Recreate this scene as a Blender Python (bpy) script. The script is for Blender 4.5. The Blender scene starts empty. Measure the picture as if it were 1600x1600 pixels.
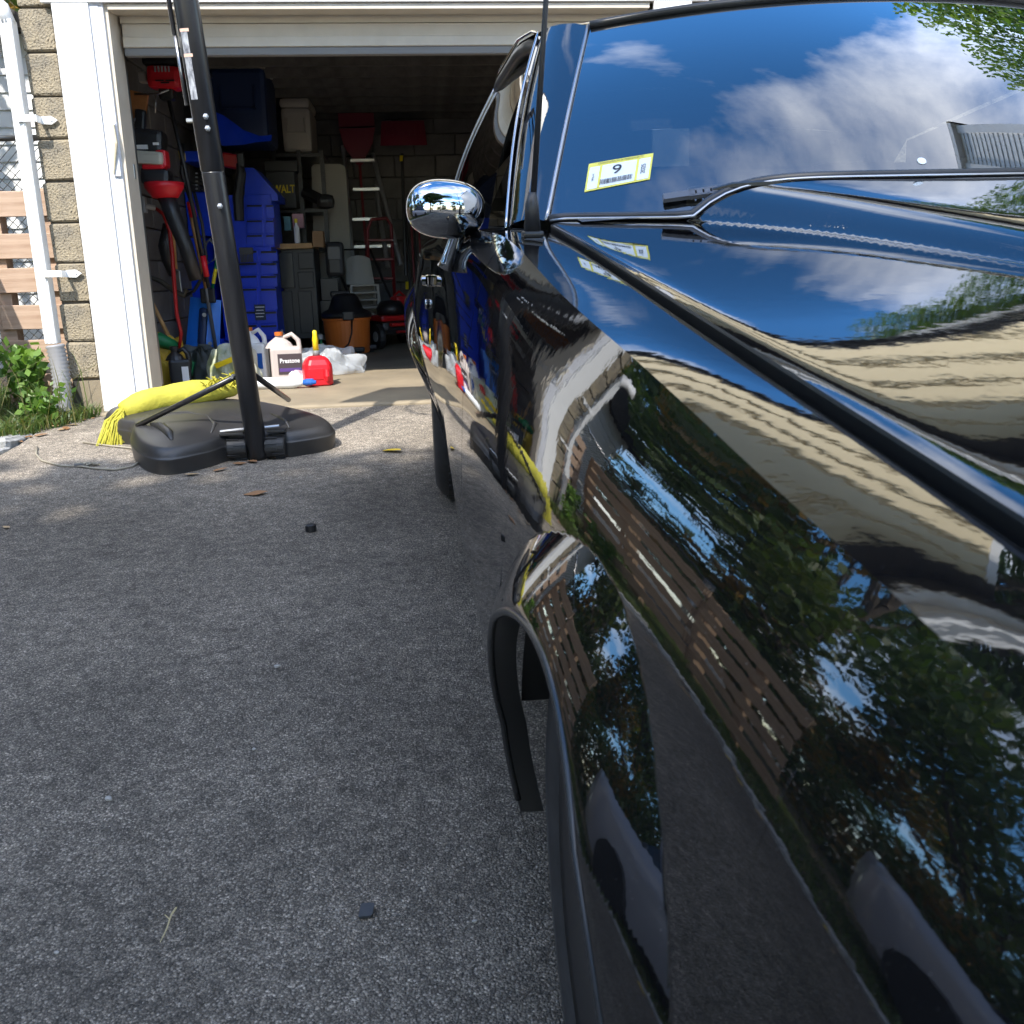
import bpy, bmesh, math, random
import numpy as np
from mathutils import Vector, Matrix
random.seed(7); rng = np.random.default_rng(7)
scene = bpy.context.scene
C = scene.collection
# ---------------------------------------------------------------- camera
F = 1486.5
PITCH, ROLL, YAW = .24631, -.0269, .08728
CAM = np.array([0, 0, .69])
fw = np.array([math.sin(YAW)*math.cos(PITCH), math.cos(YAW)*math.cos(PITCH), -math.sin(PITCH)])
_r = np.array([math.cos(YAW), -math.sin(YAW), 0.]); _u = np.cross(_r, fw)
rt = _r*math.cos(ROLL)+_u*math.sin(ROLL); up = -_r*math.sin(ROLL)+_u*math.cos(ROLL)
cam_data = bpy.data.cameras.new('camera'); cam = bpy.data.objects.new('camera', cam_data); C.objects.link(cam)
M = Matrix(((rt[0], up[0], -fw[0], CAM[0]), (rt[1], up[1], -fw[1], CAM[1]), (rt[2], up[2], -fw[2], CAM[2]), (0, 0, 0, 1)))
cam.matrix_world = M
cam_data.sensor_width = 36; cam_data.lens = 36*F/1600
cam_data.clip_start = .02; cam_data.clip_end = 3000
cam_data.dof.use_dof = True; cam_data.dof.focus_distance = 3.2; cam_data.dof.aperture_fstop = 16
scene.camera = cam
# ---------------------------------------------------------------- sky, sun, exposure
SUN_AZ = (-.40, -.917); SUN_EL = math.radians(50)
world = bpy.data.worlds.new('World'); scene.world = world; world.use_nodes = True
nt = world.node_tree; nt.nodes.clear()
N = nt.nodes.new; L = nt.links.new
out = N('ShaderNodeOutputWorld'); bg = N('ShaderNodeBackground'); bg.inputs[1].default_value = .15
sky = N('ShaderNodeTexSky'); sky.sky_type = 'NISHITA'; sky.sun_disc = False
sky.sun_elevation = SUN_EL; sky.sun_rotation = math.atan2(SUN_AZ[0], SUN_AZ[1]) % (2*math.pi)
sky.altitude = 50; sky.air_density = 1.0; sky.dust_density = .3; sky.ozone_density = 3.0
tc = N('ShaderNodeTexCoord'); sep = N('ShaderNodeSeparateXYZ'); L(tc.outputs['Generated'], sep.inputs[0])
den = N('ShaderNodeMath'); den.operation = 'ADD'; den.inputs[1].default_value = .22
mx = N('ShaderNodeMath'); mx.operation = 'MAXIMUM'; mx.inputs[1].default_value = 0.0
L(sep.outputs[2], mx.inputs[0]); L(mx.outputs[0], den.inputs[0])
dx = N('ShaderNodeMath'); dx.operation = 'DIVIDE'; L(sep.outputs[0], dx.inputs[0]); L(den.outputs[0], dx.inputs[1])
dy = N('ShaderNodeMath'); dy.operation = 'DIVIDE'; L(sep.outputs[1], dy.inputs[0]); L(den.outputs[0], dy.inputs[1])
cmb = N('ShaderNodeCombineXYZ'); L(dx.outputs[0], cmb.inputs[0]); L(dy.outputs[0], cmb.inputs[1])
mp = N('ShaderNodeMapping'); mp.inputs[1].default_value = (5.80, 8.03, 0); L(cmb.outputs[0], mp.inputs[0])
nz = N('ShaderNodeTexNoise'); nz.inputs['Scale'].default_value = 1.25; nz.inputs['Detail'].default_value = 9; nz.inputs['Roughness'].default_value = .56; nz.inputs['Distortion'].default_value = .35
L(mp.outputs[0], nz.inputs['Vector'])
ramp = N('ShaderNodeValToRGB'); ramp.color_ramp.elements[0].position = .47; ramp.color_ramp.elements[1].position = .70
L(nz.outputs[0], ramp.inputs[0])
nz2 = N('ShaderNodeTexNoise'); nz2.inputs['Scale'].default_value = 5; nz2.inputs['Detail'].default_value = 5; L(mp.outputs[0], nz2.inputs['Vector'])
ccol = N('ShaderNodeMix'); ccol.data_type = 'RGBA'; ccol.inputs[6].default_value = (6.0, 6.3, 6.8, 1); ccol.inputs[7].default_value = (11, 11, 11, 1)
L(nz2.outputs[0], ccol.inputs[0])
sat = N('ShaderNodeHueSaturation'); sat.inputs[1].default_value = 1.28; sat.inputs[2].default_value = 1.1; L(sky.outputs[0], sat.inputs[4])
mixc = N('ShaderNodeMix'); mixc.data_type = 'RGBA'
L(ramp.outputs[0], mixc.inputs[0]); L(sat.outputs[0], mixc.inputs[6]); L(ccol.outputs[2], mixc.inputs[7])
L(mixc.outputs[2], bg.inputs[0]); L(bg.outputs[0], out.inputs[0])
sd = bpy.data.lights.new('sun', 'SUN'); sd.energy = 2.0; sd.angle = math.radians(.53); sd.color = (1, .95, .87)
sun = bpy.data.objects.new('sun', sd); C.objects.link(sun)
SUNV = Vector((SUN_AZ[0]*math.cos(SUN_EL), SUN_AZ[1]*math.cos(SUN_EL), math.sin(SUN_EL))).normalized()
sun.rotation_euler = SUNV.to_track_quat('Z', 'Y').to_euler(); sun.location = (-6, -12, 18)
vs = scene.view_settings; vs.view_transform = 'Standard'; vs.look = 'None'; vs.gamma = 1; vs.use_curve_mapping = False; vs.exposure = 1.95
scene.render.engine = 'CYCLES'
scene.cycles.max_bounces = 12; scene.cycles.transparent_max_bounces = 16; scene.cycles.glossy_bounces = 6
# ---------------------------------------------------------------- geometry of the site
SL = math.radians(3.0); TS = math.tan(SL); Y0 = 5.25
def drive_z(y): return -TS*(Y0-y) if y < Y0 else .02*(y-Y0)
def ray(px, py): return fw + rt*(px-800)/F + up*(800-py)/F
def at(px, py, y):
    """world point where a photo pixel's line of sight meets the upright plane at depth y"""
    d = ray(px, py); t = (y-CAM[1])/d[1]; return Vector(CAM+t*d)
# car frame: origin on the drive under the camera, x to the right, y towards the garage, z off the drive
CORG = np.array([0, 0, -TS*Y0]); CF = np.array([0, math.cos(SL), math.sin(SL)]); CN = np.array([0, -math.sin(SL), math.cos(SL)])
def drive_pt(x, y, h=0.0): return Vector((x, y, drive_z(y)+h))
# ---------------------------------------------------------------- helpers
def obj(name, me, mat=None, parent=None, smooth=False, loc=None, rot=None):
    if isinstance(me, MB): me = me.mesh(name)
    if mat is not None and not me.materials:
        for m in (mat if isinstance(mat, (list, tuple)) else [mat]): me.materials.append(m)
    if smooth: me.polygons.foreach_set('use_smooth', [True]*len(me.polygons))
    o = bpy.data.objects.new(name, me); C.objects.link(o)
    if parent is not None: o.parent = parent
    if loc is not None: o.location = loc
    if rot is not None: o.rotation_euler = rot
    return o
def tag(o, label, cat, group=None):
    o['label'] = label; o['category'] = cat
    if group: o['group'] = group
    return o
def thing(name, label, cat, loc=(0, 0, 0), rot=(0, 0, 0), group=None):
    o = bpy.data.objects.new(name, None); C.objects.link(o); o.location = loc; o.rotation_euler = rot
    o.empty_display_size = .1
    return tag(o, label, cat, group)
def struct(o): o['kind'] = 'structure'; return o
def stuff(o): o['kind'] = 'stuff'; return o
def copy_tree(o, parent=None):
    c = o.copy(); C.objects.link(c)
    if parent is not None: c.parent = parent
    for ch in list(o.children): copy_tree(ch, c)
    return c
class MB:
    """collects shapes for one mesh"""
    def __init__(s): s.v = []; s.f = []; s.m = []; s.cur = 0
    def add(s, vs, fs):
        b = len(s.v); s.v.extend([tuple(p) for p in vs]); s.f.extend([tuple(b+i for i in f) for f in fs]); s.m.extend([s.cur]*len(fs)); return s
    def box(s, c, size, rot=None, taper=1.0, bev=0.0):
        if bev > 0:
            bm = bmesh.new(); bmesh.ops.create_cube(bm, size=1)
            for v in bm.verts:
                v.co = Vector((v.co.x*size[0]*(taper if v.co.z > 0 else 1), v.co.y*size[1]*(taper if v.co.z > 0 else 1), v.co.z*size[2]))
            bmesh.ops.bevel(bm, geom=bm.edges[:], offset=bev, segments=2, affect='EDGES', profile=.6)
            vs = [v.co.copy() for v in bm.verts]; bm.verts.index_update(); fs = [[v.index for v in f.verts] for f in bm.faces]; bm.free()
        else:
            vs = [Vector((sx*size[0]/2*(taper if sz > 0 else 1), sy*size[1]/2*(taper if sz > 0 else 1), sz*size[2]/2)) for sx in (-1, 1) for sy in (-1, 1) for sz in (-1, 1)]
            fs = [(0, 1, 3, 2), (4, 6, 7, 5), (0, 4, 5, 1), (2, 3, 7, 6), (0, 2, 6, 4), (1, 5, 7, 3)]
        if rot is not None:
            R = rot if isinstance(rot, Matrix) else Matrix.Rotation(rot[2], 3, 'Z') @ Matrix.Rotation(rot[1], 3, 'Y') @ Matrix.Rotation(rot[0], 3, 'X')
            vs = [R @ v for v in vs]
        return s.add([v+Vector(c) for v in vs], fs)
    def tube(s, path, r, n=8, cap=True, closed=False):
        P = [Vector(p) for p in path]; rs = r if isinstance(r, (list, tuple)) else [r]*len(P)
        vs = []; fs = []; prev = None
        for i, p in enumerate(P):
            d = (P[min(i+1, len(P)-1)]-P[max(i-1, 0)]).normalized()
            if closed: d = (P[(i+1) % len(P)]-P[i-1]).normalized()
            a = prev if prev is not None else (Vector((0, 0, 1)) if abs(d.z) < .9 else Vector((1, 0, 0)))
            a = (a-d*a.dot(d)).normalized(); b = d.cross(a); prev = a
            for k in range(n):
                t = 2*math.pi*k/n; vs.append(p+(a*math.cos(t)+b*math.sin(t))*rs[i])
        m = len(P)
        for i in range(m if closed else m-1):
            j = (i+1) % m
            for k in range(n): fs.append((i*n+k, i*n+(k+1) % n, j*n+(k+1) % n, j*n+k))
        if cap and not closed: fs.append(tuple(range(n))[::-1]); fs.append(tuple((m-1)*n+k for k in range(n)))
        return s.add(vs, fs)
    def lathe(s, prof, c=(0, 0, 0), axis='Z', n=20, sx=1.0, sy=1.0, R=None):
        vs = []; fs = []
        for r, h in prof:
            for k in range(n):
                t = 2*math.pi*k/n; v = Vector((r*sx*math.cos(t), r*sy*math.sin(t), h))
                if axis == 'X': v = Vector((v.z, v.x, v.y))
                elif axis == 'Y': v = Vector((v.y, v.z, v.x))
                if R is not None: v = R @ v
                vs.append(v+Vector(c))
        m = len(prof)
        for i in range(m-1):
            for k in range(n): fs.append((i*n+k, i*n+(k+1) % n, (i+1)*n+(k+1) % n, (i+1)*n+k))
        fs.append(tuple(range(n))[::-1]); fs.append(tuple((m-1)*n+k for k in range(n)))
        return s.add(vs, fs)
    def grid(s, P):
        """P: rows x cols of points"""
        R, K = len(P), len(P[0])
        return s.add([p for row in P for p in row], [(i*K+j, i*K+j+1, (i+1)*K+j+1, (i+1)*K+j) for i in range(R-1) for j in range(K-1)])
    def prism(s, poly, d0, d1, axis='Y'):
        """polygon in the plane across axis, extruded d0..d1"""
        def P(a, b, d): return {'Y': (a, d, b), 'X': (d, a, b), 'Z': (a, b, d)}[axis]
        n = len(poly)
        vs = [P(a, b, d0) for a, b in poly]+[P(a, b, d1) for a, b in poly]
        return s.add(vs, [tuple(range(n)), tuple(range(n, 2*n))[::-1]]+[(i, i+n, (i+1) % n+n, (i+1) % n) for i in range(n)])
    def mesh(s, name):
        me = bpy.data.meshes.new(name); me.from_pydata([tuple(p) for p in s.v], [], s.f); 
        if any(s.m): me.polygons.foreach_set('material_index', s.m)
        me.update(); return me
def fix_normals(o):
    bm = bmesh.new(); bm.from_mesh(o.data); bmesh.ops.recalc_face_normals(bm, faces=bm.faces); bm.to_mesh(o.data); bm.free(); return o
def np_mesh(name, V, Q):
    V = np.asarray(V, dtype=np.float32); Q = np.asarray(Q, dtype=np.int32); k = Q.shape[1]
    me = bpy.data.meshes.new(name); me.vertices.add(len(V)); me.vertices.foreach_set('co', V.ravel())
    me.loops.add(Q.size); me.loops.foreach_set('vertex_index', Q.ravel())
    me.polygons.add(len(Q)); me.polygons.foreach_set('loop_start', np.arange(0, Q.size, k, dtype=np.int32)); me.polygons.foreach_set('loop_total', np.full(len(Q), k, dtype=np.int32))
    me.update(calc_edges=True); me.validate(); return me
def text_obj(name, s, size, mat, parent, Mx, extrude=.0008, width=None, bold=0.0):
    cu = bpy.data.curves.new(name, 'FONT'); cu.body = s; cu.size = size; cu.align_x = 'CENTER'; cu.align_y = 'CENTER'; cu.extrude = extrude; cu.offset = bold
    t = bpy.data.objects.new(name, cu); C.objects.link(t)
    dg = bpy.context.evaluated_depsgraph_get(); me = bpy.data.meshes.new_from_object(t.evaluated_get(dg))
    bpy.data.objects.remove(t)
    if width:
        xs = [v.co.x for v in me.vertices]; k = width/(max(xs)-min(xs))
        for v in me.vertices: v.co.x *= k
    me.transform(Mx); me.materials.clear()
    return obj(name, me, mat, parent)
def frame3(o, xa, ya):
    """4x4 with columns x axis, y axis, normal, origin"""
    x = Vector(xa).normalized(); z = x.cross(Vector(ya)).normalized(); y = z.cross(x)
    return Matrix(((x[0], y[0], z[0], o[0]), (x[1], y[1], z[1], o[1]), (x[2], y[2], z[2], o[2]), (0, 0, 0, 1)))
# natural cubic spline
class Spl:
    def __init__(s, x, y):
        x = np.asarray(x, float); y = np.asarray(y, float); n = len(x); h = np.diff(x)
        A = np.zeros((n, n)); b = np.zeros(n); A[0, 0] = A[-1, -1] = 1
        for i in range(1, n-1):
            A[i, i-1] = h[i-1]; A[i, i] = 2*(h[i-1]+h[i]); A[i, i+1] = h[i]; b[i] = 6*((y[i+1]-y[i])/h[i]-(y[i]-y[i-1])/h[i-1])
        s.m = np.linalg.solve(A, b); s.x = x; s.y = y
    def __call__(s, t):
        t = np.asarray(t, float); i = np.clip(np.searchsorted(s.x, t)-1, 0, len(s.x)-2)
        h = s.x[i+1]-s.x[i]; a = (s.x[i+1]-t)/h; b = (t-s.x[i])/h
        return a*s.y[i]+b*s.y[i+1]+((a**3-a)*s.m[i]+(b**3-b)*s.m[i+1])*h*h/6
# ---------------------------------------------------------------- materials
def mat(name, col, rough=.5, metal=0.0, spec=.5, var=0.0, vscale=8.0, bump=0.0, bscale=80.0, coat=0.0, dist=.01, col2=None, vdetail=4, space='Object', stretch=None):
    m = bpy.data.materials.new(name); m.use_nodes = True; t = m.node_tree; b = t.nodes['Principled BSDF']
    b.inputs['Base Color'].default_value = (*col, 1); b.inputs['Roughness'].default_value = rough; b.inputs['Metallic'].default_value = metal
    b.inputs['Specular IOR Level'].default_value = spec; b.inputs['Coat Weight'].default_value = coat; b.inputs['Coat Roughness'].default_value = .03
    tcn = t.nodes.new('ShaderNodeTexCoord'); vec = tcn.outputs[space]
    if stretch:
        mpn = t.nodes.new('ShaderNodeMapping'); mpn.inputs[3].default_value = stretch; t.links.new(vec, mpn.inputs[0]); vec = mpn.outputs[0]
    if var > 0 or col2 is not None:
        n = t.nodes.new('ShaderNodeTexNoise'); n.inputs['Scale'].default_value = vscale; n.inputs['Detail'].default_value = vdetail; n.inputs['Roughness'].default_value = .62; t.links.new(vec, n.inputs['Vector'])
        mr = t.nodes.new('ShaderNodeMapRange'); mr.inputs[1].default_value = .3; mr.inputs[2].default_value = .7; t.links.new(n.outputs[0], mr.inputs[0])
        mixn = t.nodes.new('ShaderNodeMix'); mixn.data_type = 'RGBA'
        c2 = col2 if col2 is not None else tuple(min(1, c*(1+var)) for c in col); c1 = col if col2 is not None else tuple(c*(1-var) for c in col)
        mixn.inputs[6].default_value = (*c1, 1); mixn.inputs[7].default_value = (*c2, 1)
        t.links.new(mr.outputs[0], mixn.inputs[0]); t.links.new(mixn.outputs[2], b.inputs['Base Color'])
    if bump > 0:
        n2 = t.nodes.new('ShaderNodeTexNoise'); n2.inputs['Scale'].default_value = bscale; n2.inputs['Detail'].default_value = 4; t.links.new(vec, n2.inputs['Vector'])
        bp = t.nodes.new('ShaderNodeBump'); bp.inputs['Strength'].default_value = bump; bp.inputs['Distance'].default_value = dist; t.links.new(n2.outputs[0], bp.inputs['Height']); t.links.new(bp.outputs[0], b.inputs['Normal'])
    return m
def nodes_of(m): t = m.node_tree; return t, t.nodes, t.links, t.nodes['Principled BSDF']
MT = {}
# black paint with a faint film of dust
m = mat('black_paint', (.004, .004, .0045), .02, spec=.5); t, nn, ll, b = nodes_of(m); b.inputs['IOR'].default_value = 1.85
tcn = nn.new('ShaderNodeTexCoord')
n1 = nn.new('ShaderNodeTexNoise'); n1.inputs['Scale'].default_value = 520; n1.inputs['Detail'].default_value = 2; ll.new(tcn.outputs['Object'], n1.inputs['Vector'])
r1 = nn.new('ShaderNodeMapRange'); r1.inputs[1].default_value = .70; r1.inputs[2].default_value = .78; ll.new(n1.outputs[0], r1.inputs[0])
n2 = nn.new('ShaderNodeTexNoise'); n2.inputs['Scale'].default_value = 6; n2.inputs['Detail'].default_value = 4; ll.new(tcn.outputs['Object'], n2.inputs['Vector'])
mu = nn.new('ShaderNodeMath'); mu.operation = 'MULTIPLY'; ll.new(r1.outputs[0], mu.inputs[0]); ll.new(n2.outputs[0], mu.inputs[1])
mc = nn.new('ShaderNodeMix'); mc.data_type = 'RGBA'; mc.inputs[6].default_value = (.004, .004, .0045, 1); mc.inputs[7].default_value = (.22, .21, .19, 1)
ll.new(mu.outputs[0], mc.inputs[0]); ll.new(mc.outputs[2], b.inputs['Base Color'])
n3 = nn.new('ShaderNodeTexNoise'); n3.inputs['Scale'].default_value = 42; n3.inputs['Detail'].default_value = 3; ll.new(tcn.outputs['Object'], n3.inputs['Vector'])
bp = nn.new('ShaderNodeBump'); bp.inputs['Strength'].default_value = .02; bp.inputs['Distance'].default_value = .004; ll.new(n3.outputs[0], bp.inputs['Height']); ll.new(bp.outputs[0], b.inputs['Normal'])
MT['paint'] = m
MT['archlip'] = mat('arch_edge', (.02, .02, .021), .25)
MT['chrome'] = mat('chrome', (.42, .43, .45), .03, metal=1)
MT['satin'] = mat('satin_trim', (.35, .35, .36), .28, metal=1)
MT['rubber'] = mat('rubber', (.022, .022, .023), .5, var=.3, vscale=30)
MT['blackplastic'] = mat('black_plastic', (.016, .016, .018), .42, var=.25, vscale=12)
MT['seal'] = mat('window_seal', (.01, .01, .01), .35)
MT['interior'] = mat('dark_vinyl', (.02, .02, .022), .55)
MT['dash'] = mat('dash_vinyl', (.035, .035, .04), .5)
MT['rim'] = mat('dark_wheel', (.03, .03, .032), .3, metal=.6)
def glass_mat(name, tint, boost=1.9):
    m = bpy.data.materials.new(name); m.use_nodes = True; t = m.node_tree; t.nodes.clear(); nn = t.nodes; ll = t.links
    o = nn.new('ShaderNodeOutputMaterial'); mx = nn.new('ShaderNodeMixShader'); tr = nn.new('ShaderNodeBsdfTransparent'); gl = nn.new('ShaderNodeBsdfGlossy'); gl.inputs['Roughness'].default_value = .0
    tr.inputs[0].default_value = (*tint, 1); fr = nn.new('ShaderNodeFresnel'); fr.inputs[0].default_value = 1.52
    # reflection in glass seen from either face; the normal is kept facing out so that the back face does not go totally reflective
    ge = nn.new('ShaderNodeNewGeometry'); lw = nn.new('ShaderNodeLayerWeight')
    m1 = nn.new('ShaderNodeMath'); m1.operation = 'MULTIPLY'; m1.inputs[1].default_value = boost; m1.use_clamp = True
    dt = nn.new('ShaderNodeVectorMath'); dt.operation = 'DOT_PRODUCT'; ll.new(ge.outputs['Normal'], dt.inputs[0]); ll.new(ge.outputs['Incoming'], dt.inputs[1])
    ab = nn.new('ShaderNodeMath'); ab.operation = 'ABSOLUTE'; ll.new(dt.outputs['Value'], ab.inputs[0])
    om = nn.new('ShaderNodeMath'); om.operation = 'SUBTRACT'; om.inputs[0].default_value = 1; ll.new(ab.outputs[0], om.inputs[1])
    pw = nn.new('ShaderNodeMath'); pw.operation = 'POWER'; pw.inputs[1].default_value = 5; ll.new(om.outputs[0], pw.inputs[0])
    sc = nn.new('ShaderNodeMath'); sc.operation = 'MULTIPLY_ADD'; sc.inputs[1].default_value = .957; sc.inputs[2].default_value = .043; ll.new(pw.outputs[0], sc.inputs[0])
    ll.new(sc.outputs[0], m1.inputs[0]); ll.new(m1.outputs[0], mx.inputs[0]); ll.new(tr.outputs[0], mx.inputs[1]); ll.new(gl.outputs[0], mx.inputs[2])
    nn.remove(fr); nn.remove(lw)
    ll.new(mx.outputs[0], o.inputs[0]); return m
MT['glass'] = glass_mat('windshield_glass', (.20, .225, .235), 3.8)
MT['rearglass'] = glass_mat('rear_glass', (.10, .11, .11))
MT['sideglass'] = glass_mat('side_glass', (.30, .33, .32), 1.8)
MT['housepane'] = glass_mat('window_pane', (.7, .75, .75), 1.6)
# ================================================================ ground and setting
# asphalt: stone chips in a dark binder
m = mat('asphalt', (.06, .06, .062), .85); t, nn, ll, b = nodes_of(m)
b.inputs['Specular IOR Level'].default_value = .35
tcn = nn.new('ShaderNodeTexCoord')
vo = nn.new('ShaderNodeTexVoronoi'); vo.inputs['Scale'].default_value = 290; ll.new(tcn.outputs['Object'], vo.inputs['Vector'])
vo2 = nn.new('ShaderNodeTexVoronoi'); vo2.inputs['Scale'].default_value = 420; ll.new(tcn.outputs['Object'], vo2.inputs['Vector'])
sp = nn.new('ShaderNodeSeparateColor'); ll.new(vo.outputs['Color'], sp.inputs[0]); sp2 = nn.new('ShaderNodeSeparateColor'); ll.new(vo2.outputs['Color'], sp2.inputs[0])
rp = nn.new('ShaderNodeValToRGB'); e = rp.color_ramp.elements; e[0].position = 0; e[0].color = (.017, .016, .015, 1); e[1].position = 1; e[1].color = (.20, .19, .175, 1)
for p, c in ((.45, .038), (.74, .066), (.90, .105)): k = rp.color_ramp.elements.new(p); k.color = (c*1.06, c, c*.90, 1)
ll.new(sp.outputs[0], rp.inputs[0])
rp2 = nn.new('ShaderNodeValToRGB'); e = rp2.color_ramp.elements; e[0].color = (.024, .0225, .021, 1); e[1].color = (.18, .17, .155, 1); k = e.new(.75); k.color = (.054, .051, .047, 1)
ll.new(sp2.outputs[1], rp2.inputs[0])
ma = nn.new('ShaderNodeMix'); ma.data_type = 'RGBA'; ma.inputs[0].default_value = .42; ll.new(rp.outputs[0], ma.inputs[6]); ll.new(rp2.outputs[0], ma.inputs[7])
nz_ = nn.new('ShaderNodeTexNoise'); nz_.inputs['Scale'].default_value = 1.6; nz_.inputs['Detail'].default_value = 6; nz_.inputs['Roughness'].default_value = .65; ll.new(tcn.outputs['Object'], nz_.inputs['Vector'])
mr = nn.new('ShaderNodeMapRange'); mr.inputs[1].default_value = .3; mr.inputs[2].default_value = .7; mr.inputs[3].default_value = .68; mr.inputs[4].default_value = 1.28; ll.new(nz_.outputs[0], mr.inputs[0])
nz3 = nn.new('ShaderNodeTexNoise'); nz3.inputs['Scale'].default_value = 28; nz3.inputs['Detail'].default_value = 5; ll.new(tcn.outputs['Object'], nz3.inputs['Vector'])
mr3 = nn.new('ShaderNodeMapRange'); mr3.inputs[1].default_value = .3; mr3.inputs[2].default_value = .7; mr3.inputs[3].default_value = .7; mr3.inputs[4].default_value = 1.3; ll.new(nz3.outputs[0], mr3.inputs[0])
mm = nn.new('ShaderNodeMath'); mm.operation = 'MULTIPLY'; ll.new(mr.outputs[0], mm.inputs[0]); ll.new(mr3.outputs[0], mm.inputs[1])
# worn and paler towards the garage end; sun patch brightness painted in too
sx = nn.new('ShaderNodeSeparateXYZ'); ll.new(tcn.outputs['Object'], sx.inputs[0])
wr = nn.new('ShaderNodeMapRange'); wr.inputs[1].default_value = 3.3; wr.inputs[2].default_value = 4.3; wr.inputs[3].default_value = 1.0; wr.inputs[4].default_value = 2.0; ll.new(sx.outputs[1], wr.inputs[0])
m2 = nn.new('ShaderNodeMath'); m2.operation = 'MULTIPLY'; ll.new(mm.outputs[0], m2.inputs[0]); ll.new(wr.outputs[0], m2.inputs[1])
crv = nn.new('ShaderNodeMapRange'); crv.inputs[1].default_value = .25; crv.inputs[2].default_value = .75; crv.inputs[3].default_value = 1.12; crv.inputs[4].default_value = .62; ll.new(vo.outputs['Distance'], crv.inputs[0])
m4 = nn.new('ShaderNodeMath'); m4.operation = 'MULTIPLY'; ll.new(m2.outputs[0], m4.inputs[0]); ll.new(crv.outputs[0], m4.inputs[1])
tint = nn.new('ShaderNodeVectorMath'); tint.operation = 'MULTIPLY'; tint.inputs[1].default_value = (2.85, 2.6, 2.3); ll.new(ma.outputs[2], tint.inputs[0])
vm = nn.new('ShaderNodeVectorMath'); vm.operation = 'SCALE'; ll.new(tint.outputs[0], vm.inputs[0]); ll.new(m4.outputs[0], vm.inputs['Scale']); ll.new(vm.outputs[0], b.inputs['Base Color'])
bp = nn.new('ShaderNodeBump'); bp.inputs['Strength'].default_value = 1.0; bp.inputs['Distance'].default_value = .004
ad = nn.new('ShaderNodeMath'); ad.operation = 'ADD'; ll.new(vo.outputs['Distance'], ad.inputs[0]); ll.new(nz3.outputs[0], ad.inputs[1]); 
inv = nn.new('ShaderNodeMath'); inv.operation = 'MULTIPLY'; inv.inputs[1].default_value = -1; ll.new(ad.outputs[0], inv.inputs[0]); ll.new(inv.outputs[0], bp.inputs['Height']); ll.new(bp.outputs[0], b.inputs['Normal'])
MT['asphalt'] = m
MT['slab'] = mat('garage_concrete', (.30, .245, .165), .8, col2=(.20, .165, .115), vscale=3.2, bump=.25, bscale=120, dist=.004, vdetail=8)
MT['soil'] = mat('soil', (.07, .055, .035), .95, var=.4, vscale=14, bump=.5, bscale=40)
MT['block'] = mat('split_block', (.36, .30, .205), .9, col2=(.21, .185, .145), vscale=9, bump=.9, bscale=95, dist=.012, vdetail=8)
m = MT['block']; t, nn, ll, b = nodes_of(m)     # pits
tcn = nn.new('ShaderNodeTexCoord'); vo = nn.new('ShaderNodeTexNoise'); vo.inputs['Scale'].default_value = 70; vo.inputs['Detail'].default_value = 3; ll.new(tcn.outputs['Object'], vo.inputs['Vector'])
rp = nn.new('ShaderNodeMapRange'); rp.inputs[1].default_value = .33; rp.inputs[2].default_value = .42; rp.inputs[3].default_value = .35; rp.inputs[4].default_value = 1; ll.new(vo.outputs[0], rp.inputs[0])
src = b.inputs['Base Color'].links[0].from_socket; vm = nn.new('ShaderNodeVectorMath'); vm.operation = 'SCALE'; ll.new(src, vm.inputs[0]); ll.new(rp.outputs[0], vm.inputs['Scale']); ll.new(vm.outputs[0], b.inputs['Base Color'])
MT['inblock'] = mat('grey_block', (.22, .21, .20), .9, col2=(.13, .122, .118), vscale=5, bump=.4, bscale=120, dist=.006, vdetail=7)
MT['mortar'] = mat('mortar', (.12, .105, .085), .95, var=.3, vscale=20)
MT['white'] = mat('white_paint', (.80, .80, .79), .42, var=.04, vscale=5)
MT['trimgrey'] = mat('jamb_paint', (.62, .63, .67), .5, var=.08, vscale=6)
MT['doorpaint'] = mat('door_paint', (.62, .55, .45), .5, var=.07, vscale=6)
MT['siding'] = mat('beige_siding', (.70, .60, .40), .5, var=.05, vscale=4, stretch=(1, 1, 8))
MT['soffit'] = mat('dark_soffit', (.045, .04, .035), .7, var=.3, vscale=8)
MT['roof'] = mat('shingle', (.06, .055, .05), .9, var=.4, vscale=16)
MT['ceil'] = mat('garage_ceiling', (.13, .12, .11), .9, var=.3)
MT['granite'] = mat('granite_kerb', (.34, .34, .33), .8, var=.35, vscale=30, bump=.5, bscale=60)
MT['whitesiding'] = mat('white_siding', (.76, .77, .77), .55, var=.04)
def wood_mat(name, c1, c2, axis='X', rough=.7):
    st = {'X': (.6, 9, 9), 'Y': (9, .6, 9)}[axis]
    m = mat(name, c1, rough, col2=c2, vscale=5, stretch=st, vdetail=6, bump=.3, bscale=18, dist=.004)
    t, nn, ll, b = nodes_of(m); return m
MT['woodnew'] = wood_mat('fresh_wood', (.52, .38, .28), (.34, .22, .15))
MT['woodnewY'] = wood_mat('fresh_wood_along', (.46, .32, .21), (.27, .18, .115), 'Y')
MT['handle'] = mat('ash_handle', (.48, .27, .10), .5, var=.2, vscale=12)
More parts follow.
